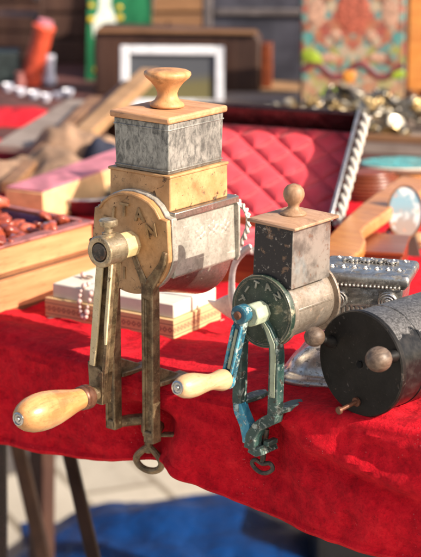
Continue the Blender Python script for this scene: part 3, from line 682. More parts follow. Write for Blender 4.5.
# ================================================================== SILVER COLUMN PEDESTAL
p = on(366, 372, .012)
P = thing('column_pedestal', 'tarnished silver pedestal shaped like an ionic column with flared foot, behind the black cylinder', 'pedestal', (p.x, p.y, table_z(p.x)), (0, 0, rad(24)))
def sq_loft(b, prof, asp=1.0, rr=.25, seg=5, wav=0):
    rings = []
    for h, z in prof:
        ring = []
        for q in range(4):
            for i in range(seg):
                a = PI/2*q+PI/2*i/(seg-1)
                cxx = (h*(1-rr))*(1 if q in (0, 3) else -1); cyy = (h*(1-rr))*(1 if q in (0, 1) else -1)
                ring.append(b._v(((cxx+h*rr*math.cos(a)), (cyy+h*rr*math.sin(a))*asp, z)))
        rings.append(ring)
    n_ = len(rings[0])
    for A, B in zip(rings, rings[1:]):
        for i in range(n_): j = (i+1) % n_; b._f([A[i], A[j], B[j], B[i]])
    b._f(rings[0][::-1]); b._f(rings[-1])
b = MB(); sq_loft(b, [(.074, 0), (.080, .001), (.082, .005), (.080, .0095), (.075, .0115), (.0725, .0130), (.0715, .0180), (.067, .0250), (.058, .0320), (.048, .0380), (.041, .044), (.037, .050), (.036, .0535)], .75, .4, 8)
b.build('foot', M['silver'], P, sub=1, sharp=50)
b = MB(); sq_loft(b, [(.034, .053), (.034, .074), (.037, .080), (.039, .098)], .72, .12)
sh_ = b.build('shaft', M['silver'], P, .001)
b = MB()
for i in range(15):
    x = -.032+.064*i/14; b.tube([(x, -.0262, .056), (x, -.0262, .078)], .0014, 6)
    b.tube([(.0365, -.022+.044*i/14, .056), (.0365, -.022+.044*i/14, .078)], .0014, 6)
for i in range(13): b.box((0, -.0282, .081+i*.0012), (.030, .0012, .0006))
b.build('fluting', M['silver'], sh_)
for x in (-.0245, .0245):
    b = MB(); c = (x, -.0285, .0850)
    b.lathe([(.0098, .004), (.0098, -.0005), (.0085, -.0018), (0, -.0018)], c, (0, 1, 0), 32)
    pts = []
    for i in range(46):
        a = i*.42; r = .0092*(1-i/50); pts.append((x+r*math.cos(a), -.0308, .0850+r*math.sin(a)))
    b.tube(pts, .0010, 6); b.blob((x, -.0308, .0850), .0022, 10)
    b.build('volute', M['silver'], P, sharp=40)
b = MB(); sq_loft(b, [(.0385, .0965), (.0415, .0985), (.0435, .1015), (.0455, .1035), (.0462, .1075), (.0455, .1110), (.0435, .1130), (.042, .1133)], .74, .1)
ab = b.build('slab', M['silver3'], P, sub=1, sharp=50)
b = MB()
for i in range(14):
    x = -.026+i*.0040; b.blob((x, .012+.002*math.sin(i*2), .1148), (.0026, .0030, .0022), 10, Euler((0, 0, i)))
    b.tube([(x, .006, .1136), (x+.002, .010, .1152), (x, .017, .1136)], .0008, 6)
for i in range(19):
    x = -.036+i*.0040; b.blob((x, -.0335, .1010), .0017, 8)
for i in range(7):
    x = -.033+i*.011; b.tube([(x+.0042*math.cos(a*.55)*(1-a/16), -.012+.0060*math.sin(a*.55)*(1-a/16), .1134) for a in range(14)], .0009, 6)
    b.tube([(x+.0036*math.cos(a*.55)*(1-a/16), .024+.0040*math.sin(a*.55)*(1-a/16), .1134) for a in range(14)], .0009, 6)
b.build('scroll_ornament', M['silver'], ab)

# ================================================================== PATTERNED BOX WITH NECKLACE
L0, F0, R0 = on(38, 319, 0), on(174, 344.5, 0), on(226, 322, 0)
yawb = math.atan2(F0.y-L0.y, F0.x-L0.x); wb = (F0-L0).length; db = .102
B = thing('patterned_box', 'low cream box with a brown diamond patterned band behind the tall grinder', 'box', (L0.x, L0.y, 0.001), (0, 0, yawb))
b = MB(); b.box((wb/2, db/2, .0012), (wb, db, .0024)); b.build('base_board', M['cream'], B, .0006)
b = MB(); b.box((wb/2+.002, db/2, .0132), (wb-.010, db-.008, .0215)); b.build('patterned_side', M['band'], B, .0006, label='tan side printed with brown diamonds')
b = MB(); b.box((wb/2+.004, db/2, .0320), (wb-.020, db-.018, .0160)); b.build('white_top', M['card'], B, .0015)
# necklace of pearls over the box front
b0 = MB(B.matrix_basis if False else Matrix())
neck = []
base = Matrix.Translation(B.location) @ Matrix.Rotation(yawb, 4, 'Z')
pts = [(.066, .052, .0425), (.062, .040, .0430), (.058, .028, .0430), (.0565, .018, .0432), (.056, .0105, .0425), (.0555, .0050, .038), (.0555, .0035, .033), (.056, .002, .027), (.0575, .0000, .0215), (.0595, -.001, .0165), (.0620, -.001, .0120), (.0645, -.001, .0095), (.0665, -.001, .012), (.0675, -.001, .0175), (.068, .0, .023), (.0685, .003, .030), (.069, .005, .037), (.070, .0105, .0425), (.073, .02, .043), (.078, .032, .0428)]
NK = thing('pearl_necklace', 'strand of pink and white pearls draped over the front of the patterned box', 'necklace', base @ Vector(pts[10]))
Mi = Matrix.Translation(-(base @ Vector(pts[10]))) @ base
MB(Mi).tube(pts, .0004, 6).build('string', M['zip'], NK)
for i, q in enumerate(pts):
    if 2 < i < 17 or i in (0, 19):
        r = .0024+.0008*math.sin(i*2.1); MB(Mi).blob(q, (r, r, r*1.15), 12).build('pearl', M['pearl'], NK)
EB = thing('earring', 'small gold and pearl earring on the white box top', 'earring', base @ Vector((.030, .045, .0405)))
MB().blob((0, 0, .0035), .0035, 12).build('pearl', M['pearl'], EB)
MB().tube([(.006*math.cos(a*PI/8)+.006, .005*math.sin(a*PI/8), .0015) for a in range(16)], .0009, 6, True).build('hoop', M['rust_ring'], EB)

# ================================================================== WOODEN TRAYS AT LEFT
A1, A2 = on(0, 247, .078), on(92, 222, .078)
yt = math.atan2(A2.y-A1.y, A2.x-A1.x)-PI/2
def tray(name, label, cat, loc, w, d, h, mo, mi, wall=.009, **kw):
    t = thing(name, label, cat, loc, (0, 0, yt))
    b = MB(); b.box((-w/2, d/2, .003), (w, d, .006)); b.build('bottom', mi, t)
    for nm, c, s_ in (('side', (-wall/2, d/2, h/2), (wall, d, h)), ('side', (-w+wall/2, d/2, h/2), (wall, d, h)), ('end', (-w/2, wall/2, h/2-.0004), (w-2*wall-.001, wall, h-.001)), ('end', (-w/2, d-wall/2, h/2-.0004), (w-2*wall-.001, wall, h-.001))):
        b = MB(); b.box(c, s_); o = b.build(nm, mo, t, .001)
    return t
o1 = Vector((A1.x, A1.y, 0))-Vector((-math.sin(yt), math.cos(yt), 0))*.10
ln_ = (A2-A1).length+.10
t1 = tray('wooden_tray', 'pale orange wooden tray underneath the tray of red stones', 'tray', (o1.x+.008, o1.y-.01, .001), .35, ln_*1.05, .040, M['tray_wood'], M['dark_wood'])
t2 = tray('wooden_tray', 'upper wooden tray with a purple rim, filled with polished red stones', 'tray', (o1.x, o1.y, .0415), .33, ln_, .036, M['tray_wood'], M['dark_wood'], .007)
b = MB()
for c, s_ in (((-.0045, ln_/2, .0368), (.017, ln_+.004, .0030)), ((-.3255, ln_/2, .0368), (.010, ln_+.004, .0030)), ((-.165, ln_-.0035, .0368), (.310, .010, .0030)), ((-.165, .0035, .0368), (.310, .010, .0030))): b.box(c, s_)
b.build('rim', M['mauve'], t2, .0008, label='worn mauve rim')
b = MB(); b.box((-.165, ln_-.0085, .0205), (.312, .003, .026)); b.build('back_lining', M['purple'], t2, label='purple lined back wall')
tm = Matrix.Translation(t2.location) @ Matrix.Rotation(yt, 4, 'Z')
random.seed(5)
first = None
for row in range(12):
    for cc in range(8):
        x = -.020-cc*.024+random.uniform(-.006, .006); y = ln_-.022-row*.023+random.uniform(-.006, .006)
        if y < .02: continue
        r = random.choice((.008, .010, .012, .015))*random.uniform(.9, 1.1)
        w_ = tm @ Vector((x, y, .020+r*.5))
        for lay in ((0,) if random.random() < .6 else (0, 1)):
            o = MB().blob((0, 0, 0), (r, r*random.uniform(.7, .95), r*.55), 16, lump=.55, seed=row*9+cc).build('red_stone', M['amber'], sharp=180)
            o.location = w_+Vector((lay*.008, lay*.006, lay*r*1.1)); o.rotation_euler = (random.uniform(-.5, .5), random.uniform(-.5, .5), random.uniform(0, 6))
            tag(o, 'polished red brown stone lying in the purple rimmed wooden tray', 'stone', 'red stones in the wooden tray')

# ================================================================== CURVED WHITE METAL BRACKET
W0 = onY(226, 318, .150)
def OY(x, y, Y): return onY(x, y, Y)
anchor = OY(228, 322, .160)
BK = thing('curved_bracket', 'pale curved metal bracket with a flared foot between the two grinders', 'bracket', anchor)
Mk = Matrix.Translation(-anchor)
yy = .165
b = MB(Mk); cen = [(252, 245), (245, 250), (239, 256), (234, 264), (232, 274), (231.5, 285), (232, 296), (235, 308), (240, 318)]
wd = [7, 8, 8, 7, 7, 8, 10, 14, 18]
P_ = [OY(x, y, yy) for x, y in cen]
b.tube([p for p in P_], [w_*.00055 for w_ in wd], 10, sq=.5, upv=(0, 1, 0)); b.build('band', M['pewter'], BK, sub=1)
foot_px = [(206, 300), (214, 301), (224, 296), (236, 292), (246, 306), (246, 322), (234, 322), (222, 314), (212, 307)]
b = MB(Mk); b.prism([OY(x, y, .170) for x, y in foot_px], (0, .004, 0)); b.build('flared_foot', M['pewter'], BK, .0012)

# ================================================================== RED QUILTED CASE
BR = on(333, 223, .050); yc = rad(18.5); LEAN = rad(47)
CS = thing('jewellery_case', 'open case lined with crimson quilted satin, its lid leaning back with a white cord edge', 'case', (BR.x, BR.y, 0), (0, 0, yc))
Wc, Dc, Hc, Lc = .245, .150, .050, .166
for c, s_ in (((-Wc/2, -Dc+.004, Hc/2), (Wc, .008, Hc)), ((-Wc/2, -.004, Hc/2), (Wc-.018, .008, Hc)), ((-.004, -Dc/2, Hc/2), (.008, Dc-.018, Hc)), ((-Wc+.004, -Dc/2, Hc/2), (.008, Dc-.018, Hc))):
    b = MB(); b.box(c, s_); b.build('wall', M['red_wood'], CS, .0012)
b = MB(); b.box((-Wc/2, -Dc/2, .004), (Wc-.02, Dc-.02, .006)); b.build('floor', M['satin'], CS)
def quilt(b, w, d, z, n_, h=.007, cell=.048):
    nx, ny = n_; g = []
    for j in range(ny+1):
        row = []
        for i in range(nx+1):
            x = w*i/nx; y = d*j/ny; a = (x*.8+y)/cell; c = (x*.8-y)/cell
            q = min(abs(math.sin(PI*a)), abs(math.sin(PI*c))); e = min(1, min(x, w-x, y, d-y)/.006)
            hh = h*(q**.40)*e+.0012*noise.noise(Vector((x*60, y*60, z*9)))
            row.append(b._v((x, y, z+hh)))
        g.append(row)
    for j in range(ny):
        for i in range(nx): b._f([g[j][i], g[j][i+1], g[j+1][i+1], g[j+1][i]])
b = MB(Matrix.Translation((-Wc+.008, -Dc+.008, 0))); quilt(b, Wc-.016, Dc-.016, .036, (90, 60)); b.build('seat_cushion', M['satin'], CS, sharp=180)
ML = Matrix.Translation((0, 0, Hc)) @ Matrix.Rotation(PI/2-LEAN, 4, 'X')     # lid frame: x along hinge, y up the lid, z towards the viewer
b = MB(ML); b.box((-Wc/2, Lc/2, -.034), (Wc, Lc, .004)); ld = b.build('lid', M['red_wood'], CS, .001)
for c, s_ in (((-Wc/2, Lc-.003, -.013), (Wc-.013, .006, .038)), ((-.003, Lc/2, -.013), (.006, Lc, .038)), ((-Wc+.003, Lc/2, -.013), (.006, Lc, .038))):
    b = MB(ML); b.box(c, s_); b.build('lid_wall', M['lacquer'], ld, .001)
b = MB(ML @ Matrix.Translation((-Wc+.006, .001, 0))); quilt(b, Wc-.012, Lc-.007, -.0310, (170, 118), .0085, .040); b.build('quilted_lining', M['satin'], ld, sharp=180)
b = MB(ML); b.box((-.0030, Lc/2, .0072), (.0045, Lc+.002, .002)); b.build('grey_trim', M['zip'], ld, .0005)
b = MB(ML)
for s2_ in (0, 1):
    b.tube([(.0058+.0036*math.cos(i*.34+s2_*PI), Lc*i/110, -.001+.0036*math.sin(i*.34+s2_*PI)) for i in range(111)], .0031, 7)
b.build('twisted_cord', M['cord'], ld)
b = MB()
for s2_ in (0, 1):
    b.tube([(-Wc*.55+Wc*.5*i/110, -Dc-.004+.0024*math.cos(i*.55+s2_*PI), Hc-.003+.0024*math.sin(i*.55+s2_*PI)) for i in range(111)], .0023, 7)
b.build('twisted_cord', M['cord'], CS)
CD = thing('cord_tassel', 'twisted white cord hanging from the rear corner of the tall grinder drum', 'cord', OY(243, 250, .104))
b = MB(Matrix.Translation(-CD.location)); pth = [(233, 196), (240, 203), (246, 210), (249, 218), (248, 228), (244, 238), (239, 247), (236, 253)]
Pp = []
for (x0, y0), (x1, y1) in zip(pth, pth[1:]):
    for t in range(8): Pp.append(OY(x0+(x1-x0)*t/8, y0+(y1-y0)*t/8, .104))
for s2_ in (0, 1): b.tube([p+RT*.0016*math.cos(i*.62+s2_*PI)+UP*.0016*math.sin(i*.62+s2_*PI) for i, p in enumerate(Pp)], .0017, 7)
b.build('twisted_strand', M['cord'], CD)

# ================================================================== RIGHT MIDDLE GROUND
# orange varnished instrument-like board on a red brown box
q = on(335, 288, 0)
RB = thing('wooden_box', 'dark red brown box under the orange varnished board', 'box', (q.x, q.y, 0), (0, 0, rad(28)))
b = MB(); b.box((.035, .040, .021), (.085, .085, .042)); b.build('body', M['red_wood'], RB, .0015)
b = MB(); b.box((.035, .040, .0445), (.089, .089, .005)); b.build('lid', M['red_wood'], RB, .001)
out = [(324, 270), (320, 250), (328, 236), (341, 222), (362, 203), (388, 184), (402, 175), (424, 178), (424, 190), (404, 199), (386, 212), (366, 226), (362, 231), (366, 240), (362, 250), (352, 257), (346, 268), (338, 276)]
zB = .066; c0 = on(345, 250, zB)
OW = thing('wooden_paddle', 'orange varnished wooden paddle with a long tapering neck', 'paddle', c0)
b = MB(Matrix.Translation(-c0)); b.prism([on(x, y, zB) for x, y in out], (0, 0, -.016)); b.build('blade', M['orange_wood'], OW, .003, 3)
b = MB(Matrix.Translation(-c0))
for x, y in ((331, 268), (337, 264), (330, 259)): b.lathe([(.0030, 0), (.0022, .002), (0, .0022)], on(x, y, zB), (0, 0, 1), 12)
b.build('brass_stud', M['dark_wood'], OW)
b = MB(Matrix.Translation(-c0)); pn = on(400, 190, 0); b.box((pn.x, pn.y, .020), (.05, .04, .040)); b.build('prop_block', M['dark_wood'], OW)

# oval hand mirror / porcelain plaque
s_ = depth(on(405, 262, 0))/FPX; q = on(405, 262, 0)
PL = thing('porcelain_plaque', 'upright oval porcelain plaque painted pale blue with flowers', 'plaque', q, (rad(-12), 0, YAW))
b = MB(); pts = [(17*s_*math.cos(a*PI/20), 0, (50+26*math.sin(a*PI/20))*s_) for a in range(40)]
k = Mt('painted_porcelain'); f = k.noise(40, 3, .5); zz = k.sep()[2]
col = k.mix(k.thr(zz, .045, .075), (.30, .24, .20), (.20, .34, .40)); col = k.mix(k.thr(f, .5, .6), col, (.50, .54, .54)); col = k.mix(k.op('MULTIPLY', k.thr(k.noise(90, 2), .58, .66), .7), col, (.55, .25, .14))
pm = k.done(col, .12, 0, Coat_Weight=.6)
b.prism(pts, (0, .006, 0)); pq = b.build('plate', pm, PL, .0015)
b = MB(); b.tube([(17.5*s_*math.cos(a*PI/20), -.001, (50+26.5*math.sin(a*PI/20))*s_) for a in range(40)], .0010, 8, True); b.build('gilt_rim', M['mid_wood'], pq)
b = MB(); b.prism([(-.022, .004, .0), (.022, .004, .0), (.012, .004, .038), (-.012, .004, .038)], (0, .02, 0)); b.build('stand', M['dark_wood'], PL, .001)
# white and teal dish behind
q = on(404, 170, .035)
DS = thing('oval_dish', 'shallow white oval dish with a teal border at the right edge', 'dish', (q.x, q.y, .0), (0, 0, YAW)); DS.scale = (1, 1, 1.6)
b = MB(Matrix.Diagonal((1.25, .8, 1, 1))); b.lathe([(0, .020), (.034, .021), (.048, .026), (.0495, .0275), (.048, .0285), (.034, .0240), (0, .023)], (0, 0, 0), (0, 0, 1), 48); dm_ = b.build('dish_body', M['card'], DS)
b = MB(Matrix.Diagonal((1.25, .8, 1, 1))); b.lathe([(.0485, .0286), (.0445, .0276), (.0435, .0274), (.0435, .0278), (.0485, .0290)], (0, 0, 0), (0, 0, 1), 48); b.build('border', simple('teal_glaze', (.05, .35, .36), .2, bump=0), dm_)
b = MB(); b.box((0, 0, .010), (.085, .060, .020)); b.build('block_foot', M['orange_wood'], DS, .002)
# ribbed red-brown basket
q = on(368, 200, 0)
SB = thing('ribbed_basket', 'rounded red brown ribbed basket between the case and the orange board', 'basket', q, (0, 0, YAW))
b = MB()
b.lathe([(0, 0), (.034, 0), (.043, .008), (.046, .018), (.044, .030), (.036, .038), (.016, .043), (0, .044)], (0, 0, 0), (0, 0, 1), 40); b.build('body', M['red_wood'], SB)
b = MB()
for i in range(9): 
    z = .004+i*.0046; r = .0465*(1-((i-3.2)/7.2)**2)**.5; b.tube([(r*math.cos(a*PI/16), r*math.sin(a*PI/16), z) for a in range(32)], .0022, 6, True)
b.build('weave', M['red_wood'], SB)
# red cloth bundle with small orange beads beneath the plaque
q = on(378, 252, 0)
b = MB()
bmx = b.bm
nx = 36; g = []
for j in range(25):
    row = []
    for i in range(nx+1):
        x = -.10+.26*i/nx; y = -.05+.11*j/24; e = min(1, min(i, nx-i)/5, min(j, 24-j)/4)
        row.append(b._v((x, y, .001+e*(.012+.014*noise.noise(Vector((x*28, y*28, 3)))))))
    g.append(row)
for j in range(24):
    for i in range(nx): b._f([g[j][i], g[j][i+1], g[j+1][i+1], g[j+1][i]])
o = b.build('red_scarf', M['velvet_far'], sharp=180); o.location = q; o.rotation_euler = (0, 0, YAW)
tag(o, 'crumpled bright red scarf lying around the foot of the blue plaque', 'scarf')
random.seed(8)
for i in range(9):
    r = random.uniform(.007, .011); px, py = 362+random.uniform(0, 34), 238+random.uniform(0, 14); c = on(px, py, .020)
    o = MB().blob((0, 0, 0), r, 12, lump=.3, seed=i).build('orange_bead', M['amber']); o.location = (c.x, c.y, .022+r*.6)
    tag(o, 'loose orange red bead lying on the crumpled scarf', 'bead', 'beads on the red scarf')
q = on(419, 256, .0)
WB = thing('wooden_reel', 'small pale turned reel standing at the right edge of the photo', 'reel', q)
b = MB(); b.lathe([(0, 0), (.012, 0), (.012, .003), (.006, .005), (.005, .014), (.011, .018), (.012, .024), (.006, .029), (0, .030)], (0, 0, 0), (0, 0, 1), 28); b.build('turned_body', M['handle_pale'], WB, sharp=60)
b = MB(); b.lathe([(.0054, .006), (.0075, .007), (.0075, .012), (.0052, .013)], (0, 0, 0), (0, 0, 1), 28); b.build('thread', M['rust_ring'], WB)

# heap of silver pieces on a low tray behind the case
q = on(352, 152, 0); s_ = depth(q)/FPX
HT = thing('metal_tray', 'long low tray holding the heap of silver pieces behind the red case', 'tray', q, (0, 0, rad(24)))
b = MB(); b.box((.0, .09, .012), (.36, .20, .024)); b.build('tray_body', M['taupe'], HT, .002)
b = MB()
for c, d in (((0, -.008, .026), (.36, .006, .012)), ((0, .188, .026), (.36, .006, .012)), ((-.178, .09, .026), (.006, .188, .012)), ((.178, .09, .026), (.006, .188, .012))): b.box(c, d)
b.build('rim', M['mid_wood'], HT, .001)
hm = Matrix.Translation(HT.location) @ Matrix.Rotation(rad(24), 4, 'Z')
random.seed(21)
mets = [metal('dull_coin_silver', (.32, .29, .24), (.54, .49, .40), .42, .85), metal('tarnished_coin', (.14, .12, .09), (.30, .26, .20), .45, .85), metal('brassy_metal', (.38, .26, .11), (.58, .43, .22), .38, .9), metal('dark_silver', (.10, .09, .08), (.25, .23, .21), .3, .9)]
cm = []
for i, (nm, mt_) in enumerate(zip(('silver coin', 'tarnished coin', 'brass coin', 'blackened coin'), mets)):
    o = MB().lathe([(0, -.0008), (.012, -.0008), (.0135, -.0014), (.0142, 0), (.0135, .0014), (.012, .0010), (.0105, .0006), (.006, .0012), (0, .0022)], (0, 0, 0), (0, 0, 1), 18).build('metal_disc', mt_, sharp=50)
    cm.append(o)
used = [0]*4
for i in range(210):
    x = random.gauss(0, .095); y = .085+random.gauss(0, .045)
    if abs(x) > .165 or not (.0 < y < .175): continue
    h = .060*math.exp(-(x/.15)**2-((y-.10)/.07)**2)
    kx = random.choice((0, 0, 1, 2, 2, 3)); src = cm[kx]
    o = src if not used[kx] else src.copy()
    if used[kx]: COL.objects.link(o)
    used[kx] = 1
    o.location = hm @ Vector((x, y, .028+h*random.uniform(.35, 1)))
    o.rotation_euler = (random.uniform(-1.0, .6), random.uniform(-.7, .7), random.uniform(0, 6)); sc = random.uniform(.6, 1.15); o.scale = (sc, sc*random.uniform(.5, 1), 1.2)
    tag(o, ('bright silver disc in the heap of metal pieces behind the red case', 'tarnished silver disc in the heap of metal pieces behind the red case', 'yellow brass disc in the heap of metal pieces behind the red case', 'blackened disc in the heap of metal pieces behind the red case')[kx], 'disc', 'heap of metal discs on the tray')

# ================================================================== LEFT MIDDLE AND BACKGROUND
def place(px, py, z=0): q = on(px, py, z); return q, depth(q)/FPX
# glass dish behind the tray
q, s_ = place(84, 214); 
GD = thing('glass_dish', 'shiny bluish metal dish behind the tray of red stones', 'dish', (q.x, q.y, .0), (0, 0, YAW))
b = MB(); b.lathe([(0, .002), (.030, .002), (.046, .016), (.052, .030), (.0535, .030), (.048, .015), (.031, .0), (0, 0)], (0, 0, 0), (0, 0, 1), 40); gd = b.build('bowl', metal('blue_steel', (.18, .22, .28), (.35, .42, .5), .12, .95, sp=.8), GD)
b = MB(); b.tube([(.053*math.cos(a*PI/20), .053*math.sin(a*PI/20), .0305) for a in range(40)], .002, 8, True); b.build('rim', M['silver2'], gd)

def bar3(name, label, cat, p0, p1, z0, z1, w, h, mat, end=None, mat2=None):
    a = on(p0[0], p0[1], z0); c = on(p1[0], p1[1], z1); v = c-a; L = v.length
    t = thing(name, label, cat, (a+c)/2)
    q_ = v.to_track_quat('X', 'Z'); Mx = q_.to_matrix().to_4x4()
    b = MB(Mx); b.box((0, 0, -h/2), (L, w, h)); o = b.build('plank', mat, t, .0015)
    if mat2: b = MB(Mx); b.box((0, 0, .0015), (L*.995, w*.96, .003)); b.build('cover', mat2, t, .0008)
    if end:
        b = MB(Mx)
        for e in (-1, 1): b.box((e*(L/2-.012), 0, -h/2), (.012, w*1.06, h*1.15))
        b.build('end_cleat', end, t, .001)
    # supporting block so nothing hovers
    zs = max(.002, (z0+z1)/2-h-.004)
    if zs > .01: b = MB(); b.box((0, 0, -(t.location.z)+zs/2), (.04, .03, zs)); b.build('prop_block', M['dark_wood'], t)
    return t
bar3('long_box', 'long pink topped box with pale orange sides left of the tall grinder', 'box', (24, 191), (135, 152), .050, .052, .060, .042, M['peach'], None, M['pink'])
# burlap heap
def heap(name, label, cat, px, py, w, d, h, mat, seed, n_=(40, 26), yaw=YAW, fr=14):
    q = on(px, py, 0); b = MB(); nx, ny = n_; g = []
    for j in range(ny+1):
        row = []
        for i in range(nx+1):
            u = i/nx*2-1; v = j/ny*2-1; e = max(0, 1-(abs(u)**2.6+abs(v)**2.6))**.5
            x = u*w/2; y = v*d/2
            hh = h*e*(.72+.55*noise.noise(Vector((x*fr, y*fr, seed)))+.16*noise.noise(Vector((x*fr*3.5, y*fr*3.5, seed))))
            row.append(b._v((x, y, max(.001, hh))))
        g.append(row)
    for j in range(ny):
        for i in range(nx): b._f([g[j][i], g[j][i+1], g[j+1][i+1], g[j+1][i]])
    o = b.build(name, mat, sharp=180); o.location = q; o.rotation_euler = (0, 0, yaw)
    return tag(o, label, cat)
M['burlap'] = simple('brown_burlap', (.25, .155, .10), .9, var=.3, scale=35, bump=.6)
heap('burlap_sack', 'crumpled brown burlap sack lying behind the tray of stones', 'sack', 40, 186, .24, .15, .055, M['burlap'], 3)
heap('burlap_sack', 'brown burlap sack peaked behind the pink topped box', 'sack', 78, 166, .16, .11, .075, M['burlap'], 8)
bar3('wooden_plank', 'brown plank leaning diagonally behind the burlap, left of the tall grinder', 'plank', (8, 182), (96, 96), .03, .06, .022, .016, M['mid_wood'])
bar3('wooden_plank', 'sunlit tan plank running diagonally up to the white picture frame', 'plank', (72, 140), (150, 68), .045, .085, .030, .018, M['plank_wood'])
bar3('wooden_plank', 'dark brown narrow plank between the grey board and the tan plank', 'plank', (48, 148), (128, 80), .035, .07, .016, .016, M['dark_wood'])
bar3('grey_board', 'flat grey taupe board lying left of the planks', 'board', (20, 146), (92, 100), .03, .045, .085, .012, M['taupe'])
heap('red_cloth', 'bright red cloth bundle at the left edge behind the grey board', 'cloth', 14, 122, .16, .10, .030, M['velvet_far'], 5)
heap('dark_sack', 'dark navy cloth bundle beside the tall grinder hopper', 'cloth', 104, 172, .07, .07, .060, simple('navy_cloth', (.02, .025, .05), .85, scale=20), 6)
# row of bluish white silver items
random.seed(4)
for i, (px, py) in enumerate(((8, 88), (20, 92), (34, 96), (46, 98), (58, 96), (68, 94))):
    q, s_ = place(px, py+3); r = random.uniform(5, 7)*s_
    o = thing('china_cup', ('leftmost bluish white china cup, at the left edge of the row', 'second bluish white cup from the left edge', 'third bluish white cup, in front of the red cylinder', 'fourth bluish white cup, just right of the red cylinder foot', 'fifth bluish white cup from the left edge', 'rightmost bluish white cup, nearest the green board')[i], 'cup', q, (0, 0, i), 'china cups in a row')
    MB().lathe([(0, .0), (r*.6, 0), (r*.65, .002), (r*.95, r*.8), (r*1.05, r*1.3), (r*.98, r*1.3), (r*.6, .004), (0, .004)], (0, 0, 0), (0, 0, 1), 20).build('bowl', simple('bluish_china', (.62, .64, .74), .15, bump=0, var=.15) if i == 0 else bpy.data.materials['bluish_china'], o)
    MB().tube([(r*.9+.5*r*math.sin(a*PI/6), 0, r*.35+r*.7*a/6) for a in range(7)], .0012, 6).build('handle', bpy.data.materials['bluish_china'], o)
# red-orange roll
q, s_ = place(34, 86)
RR = thing('red_roll', 'tilted orange red cylinder standing among white cups at the upper left', 'cylinder', q, (0, 0, YAW))
b = MB(); b.lathe([(0, 0), (11*s_, 0), (11.5*s_, 4*s_), (10*s_, 10*s_), (10*s_, 54*s_), (11.5*s_, 60*s_), (9*s_, 62*s_), (0, 62*s_)], (-4*s_, 0, 3*s_), (.28, -.1, 1), 32); b.build('barrel', simple('red_orange_paint', (.55, .075, .035), .4, scale=30), RR, sharp=40)
b = MB(); b.lathe([(0, 62*s_), (8*s_, 62*s_), (7.5*s_, 66*s_), (0, 67*s_)], (-4*s_, 0, 3*s_), (.28, -.1, 1), 32); b.build('cap', M['pink'], RR)
for i, (px, py, sx, sy, mm_) in enumerate(((20, 76, 8, 16, M['mauve']), (50, 62, 9, 14, bpy.data.materials['bluish_china']))):
    q, s_ = place(px, 88-i*3)
    o = MB().lathe([(0, 0), (sx*.6*s_, 0), (sx*.8*s_, sy*.4*s_), (sx*.5*s_, sy*.8*s_), (sx*.6*s_, (92-py)*s_), (0, (92-py)*s_)], (0, 0, 0), (0, 0, 1), 24).build('vase', mm_)
    o.location = q; tag(o, ('small mauve vase standing left of the tilted red cylinder', 'small bluish white vase standing right of the tilted red cylinder')[i], 'vase')
q, s_ = place(4, 84)
o = MB().box((0, 0, 17*s_), (34*s_, 30*s_, 34*s_)).build('dark_box', simple('black_green_box', (.02, .03, .03), .5), bevel=.003); o.location = q; o.rotation_euler = (0, 0, YAW+.1); tag(o, 'blackish box at the left edge behind the white cups', 'box')
# green folder with bottle picture
q, s_ = place(120, 80)
GF = thing('green_board', 'green painted board showing a white bottle shape and yellow flowers', 'board', q, (rad(-6), 0, YAW))
b = MB(); b.prism([(-34*s_, 0, 0), (32*s_, 0, 0), (32*s_, 0, 110*s_), (-30*s_, 0, 110*s_)], (0, .008, 0)); gb = b.build('panel', simple('bottle_green', (.01, .13, .05), .4, scale=15), GF)
b = MB(); b.prism([(x*s_, -.001, y*s_) for x, y in ((-26, 42), (-2, 42), (-3, 58), (-8, 72), (-10, 100), (-20, 100), (-20, 72), (-27, 56))], (0, .002, 0)); b.build('bottle_picture', simple('pale_print', (.62, .66, .58), .5, var=.2), gb)
for (x, y, r) in ((-22, 10, 5), (-12, 8, 4), (-3, 11, 5), (-18, 16, 3), (-28, 60, 4), (0, 62, 4), (-28, 74, 3), (0, 72, 3)):
    b = MB(); b.blob((x*s_, -.0012, y*s_), (r*s_, .0015, r*s_*.8), 12); b.build('yellow_flower', bpy.data.materials.get('yellow_print') or simple('yellow_print', (.60, .42, .02), .5), gb)
b = MB()
for i in range(6): b.box(((-24+i*4.4)*s_, -.0010, 28*s_), (1.6*s_, .0012, 18*s_))
b.build('pale_stripes', bpy.data.materials['pale_print'], gb)
q, s_ = place(133, 74)
FN = thing('fan_card', 'small white card with a red disc and teal stripe, above the green board', 'card', q, (rad(-8), 0, YAW))
b = MB(); b.prism([(-22*s_, 0, 0), (14*s_, 0, 0), (22*s_, 0, 100*s_), (-30*s_, 0, 100*s_)], (0, .004, 0)); fc = b.build('card', M['cream'], FN); FN.location = q+Vector((-.03, .04, 0))
b = MB(); b.blob((-2*s_, -.001, 70*s_), (12*s_, .002, 9*s_), 18); b.build('red_disc', simple('faded_red_print', (.55, .10, .07), .5), fc)
b = MB(); b.prism([(8*s_, -.001, 40*s_), (13*s_, -.001, 40*s_), (21*s_, -.001, 100*s_), (12*s_, -.001, 100*s_)], (0, .002, 0)); b.build('teal_stripe', simple('teal_print', (.05, .30, .28), .5), fc)

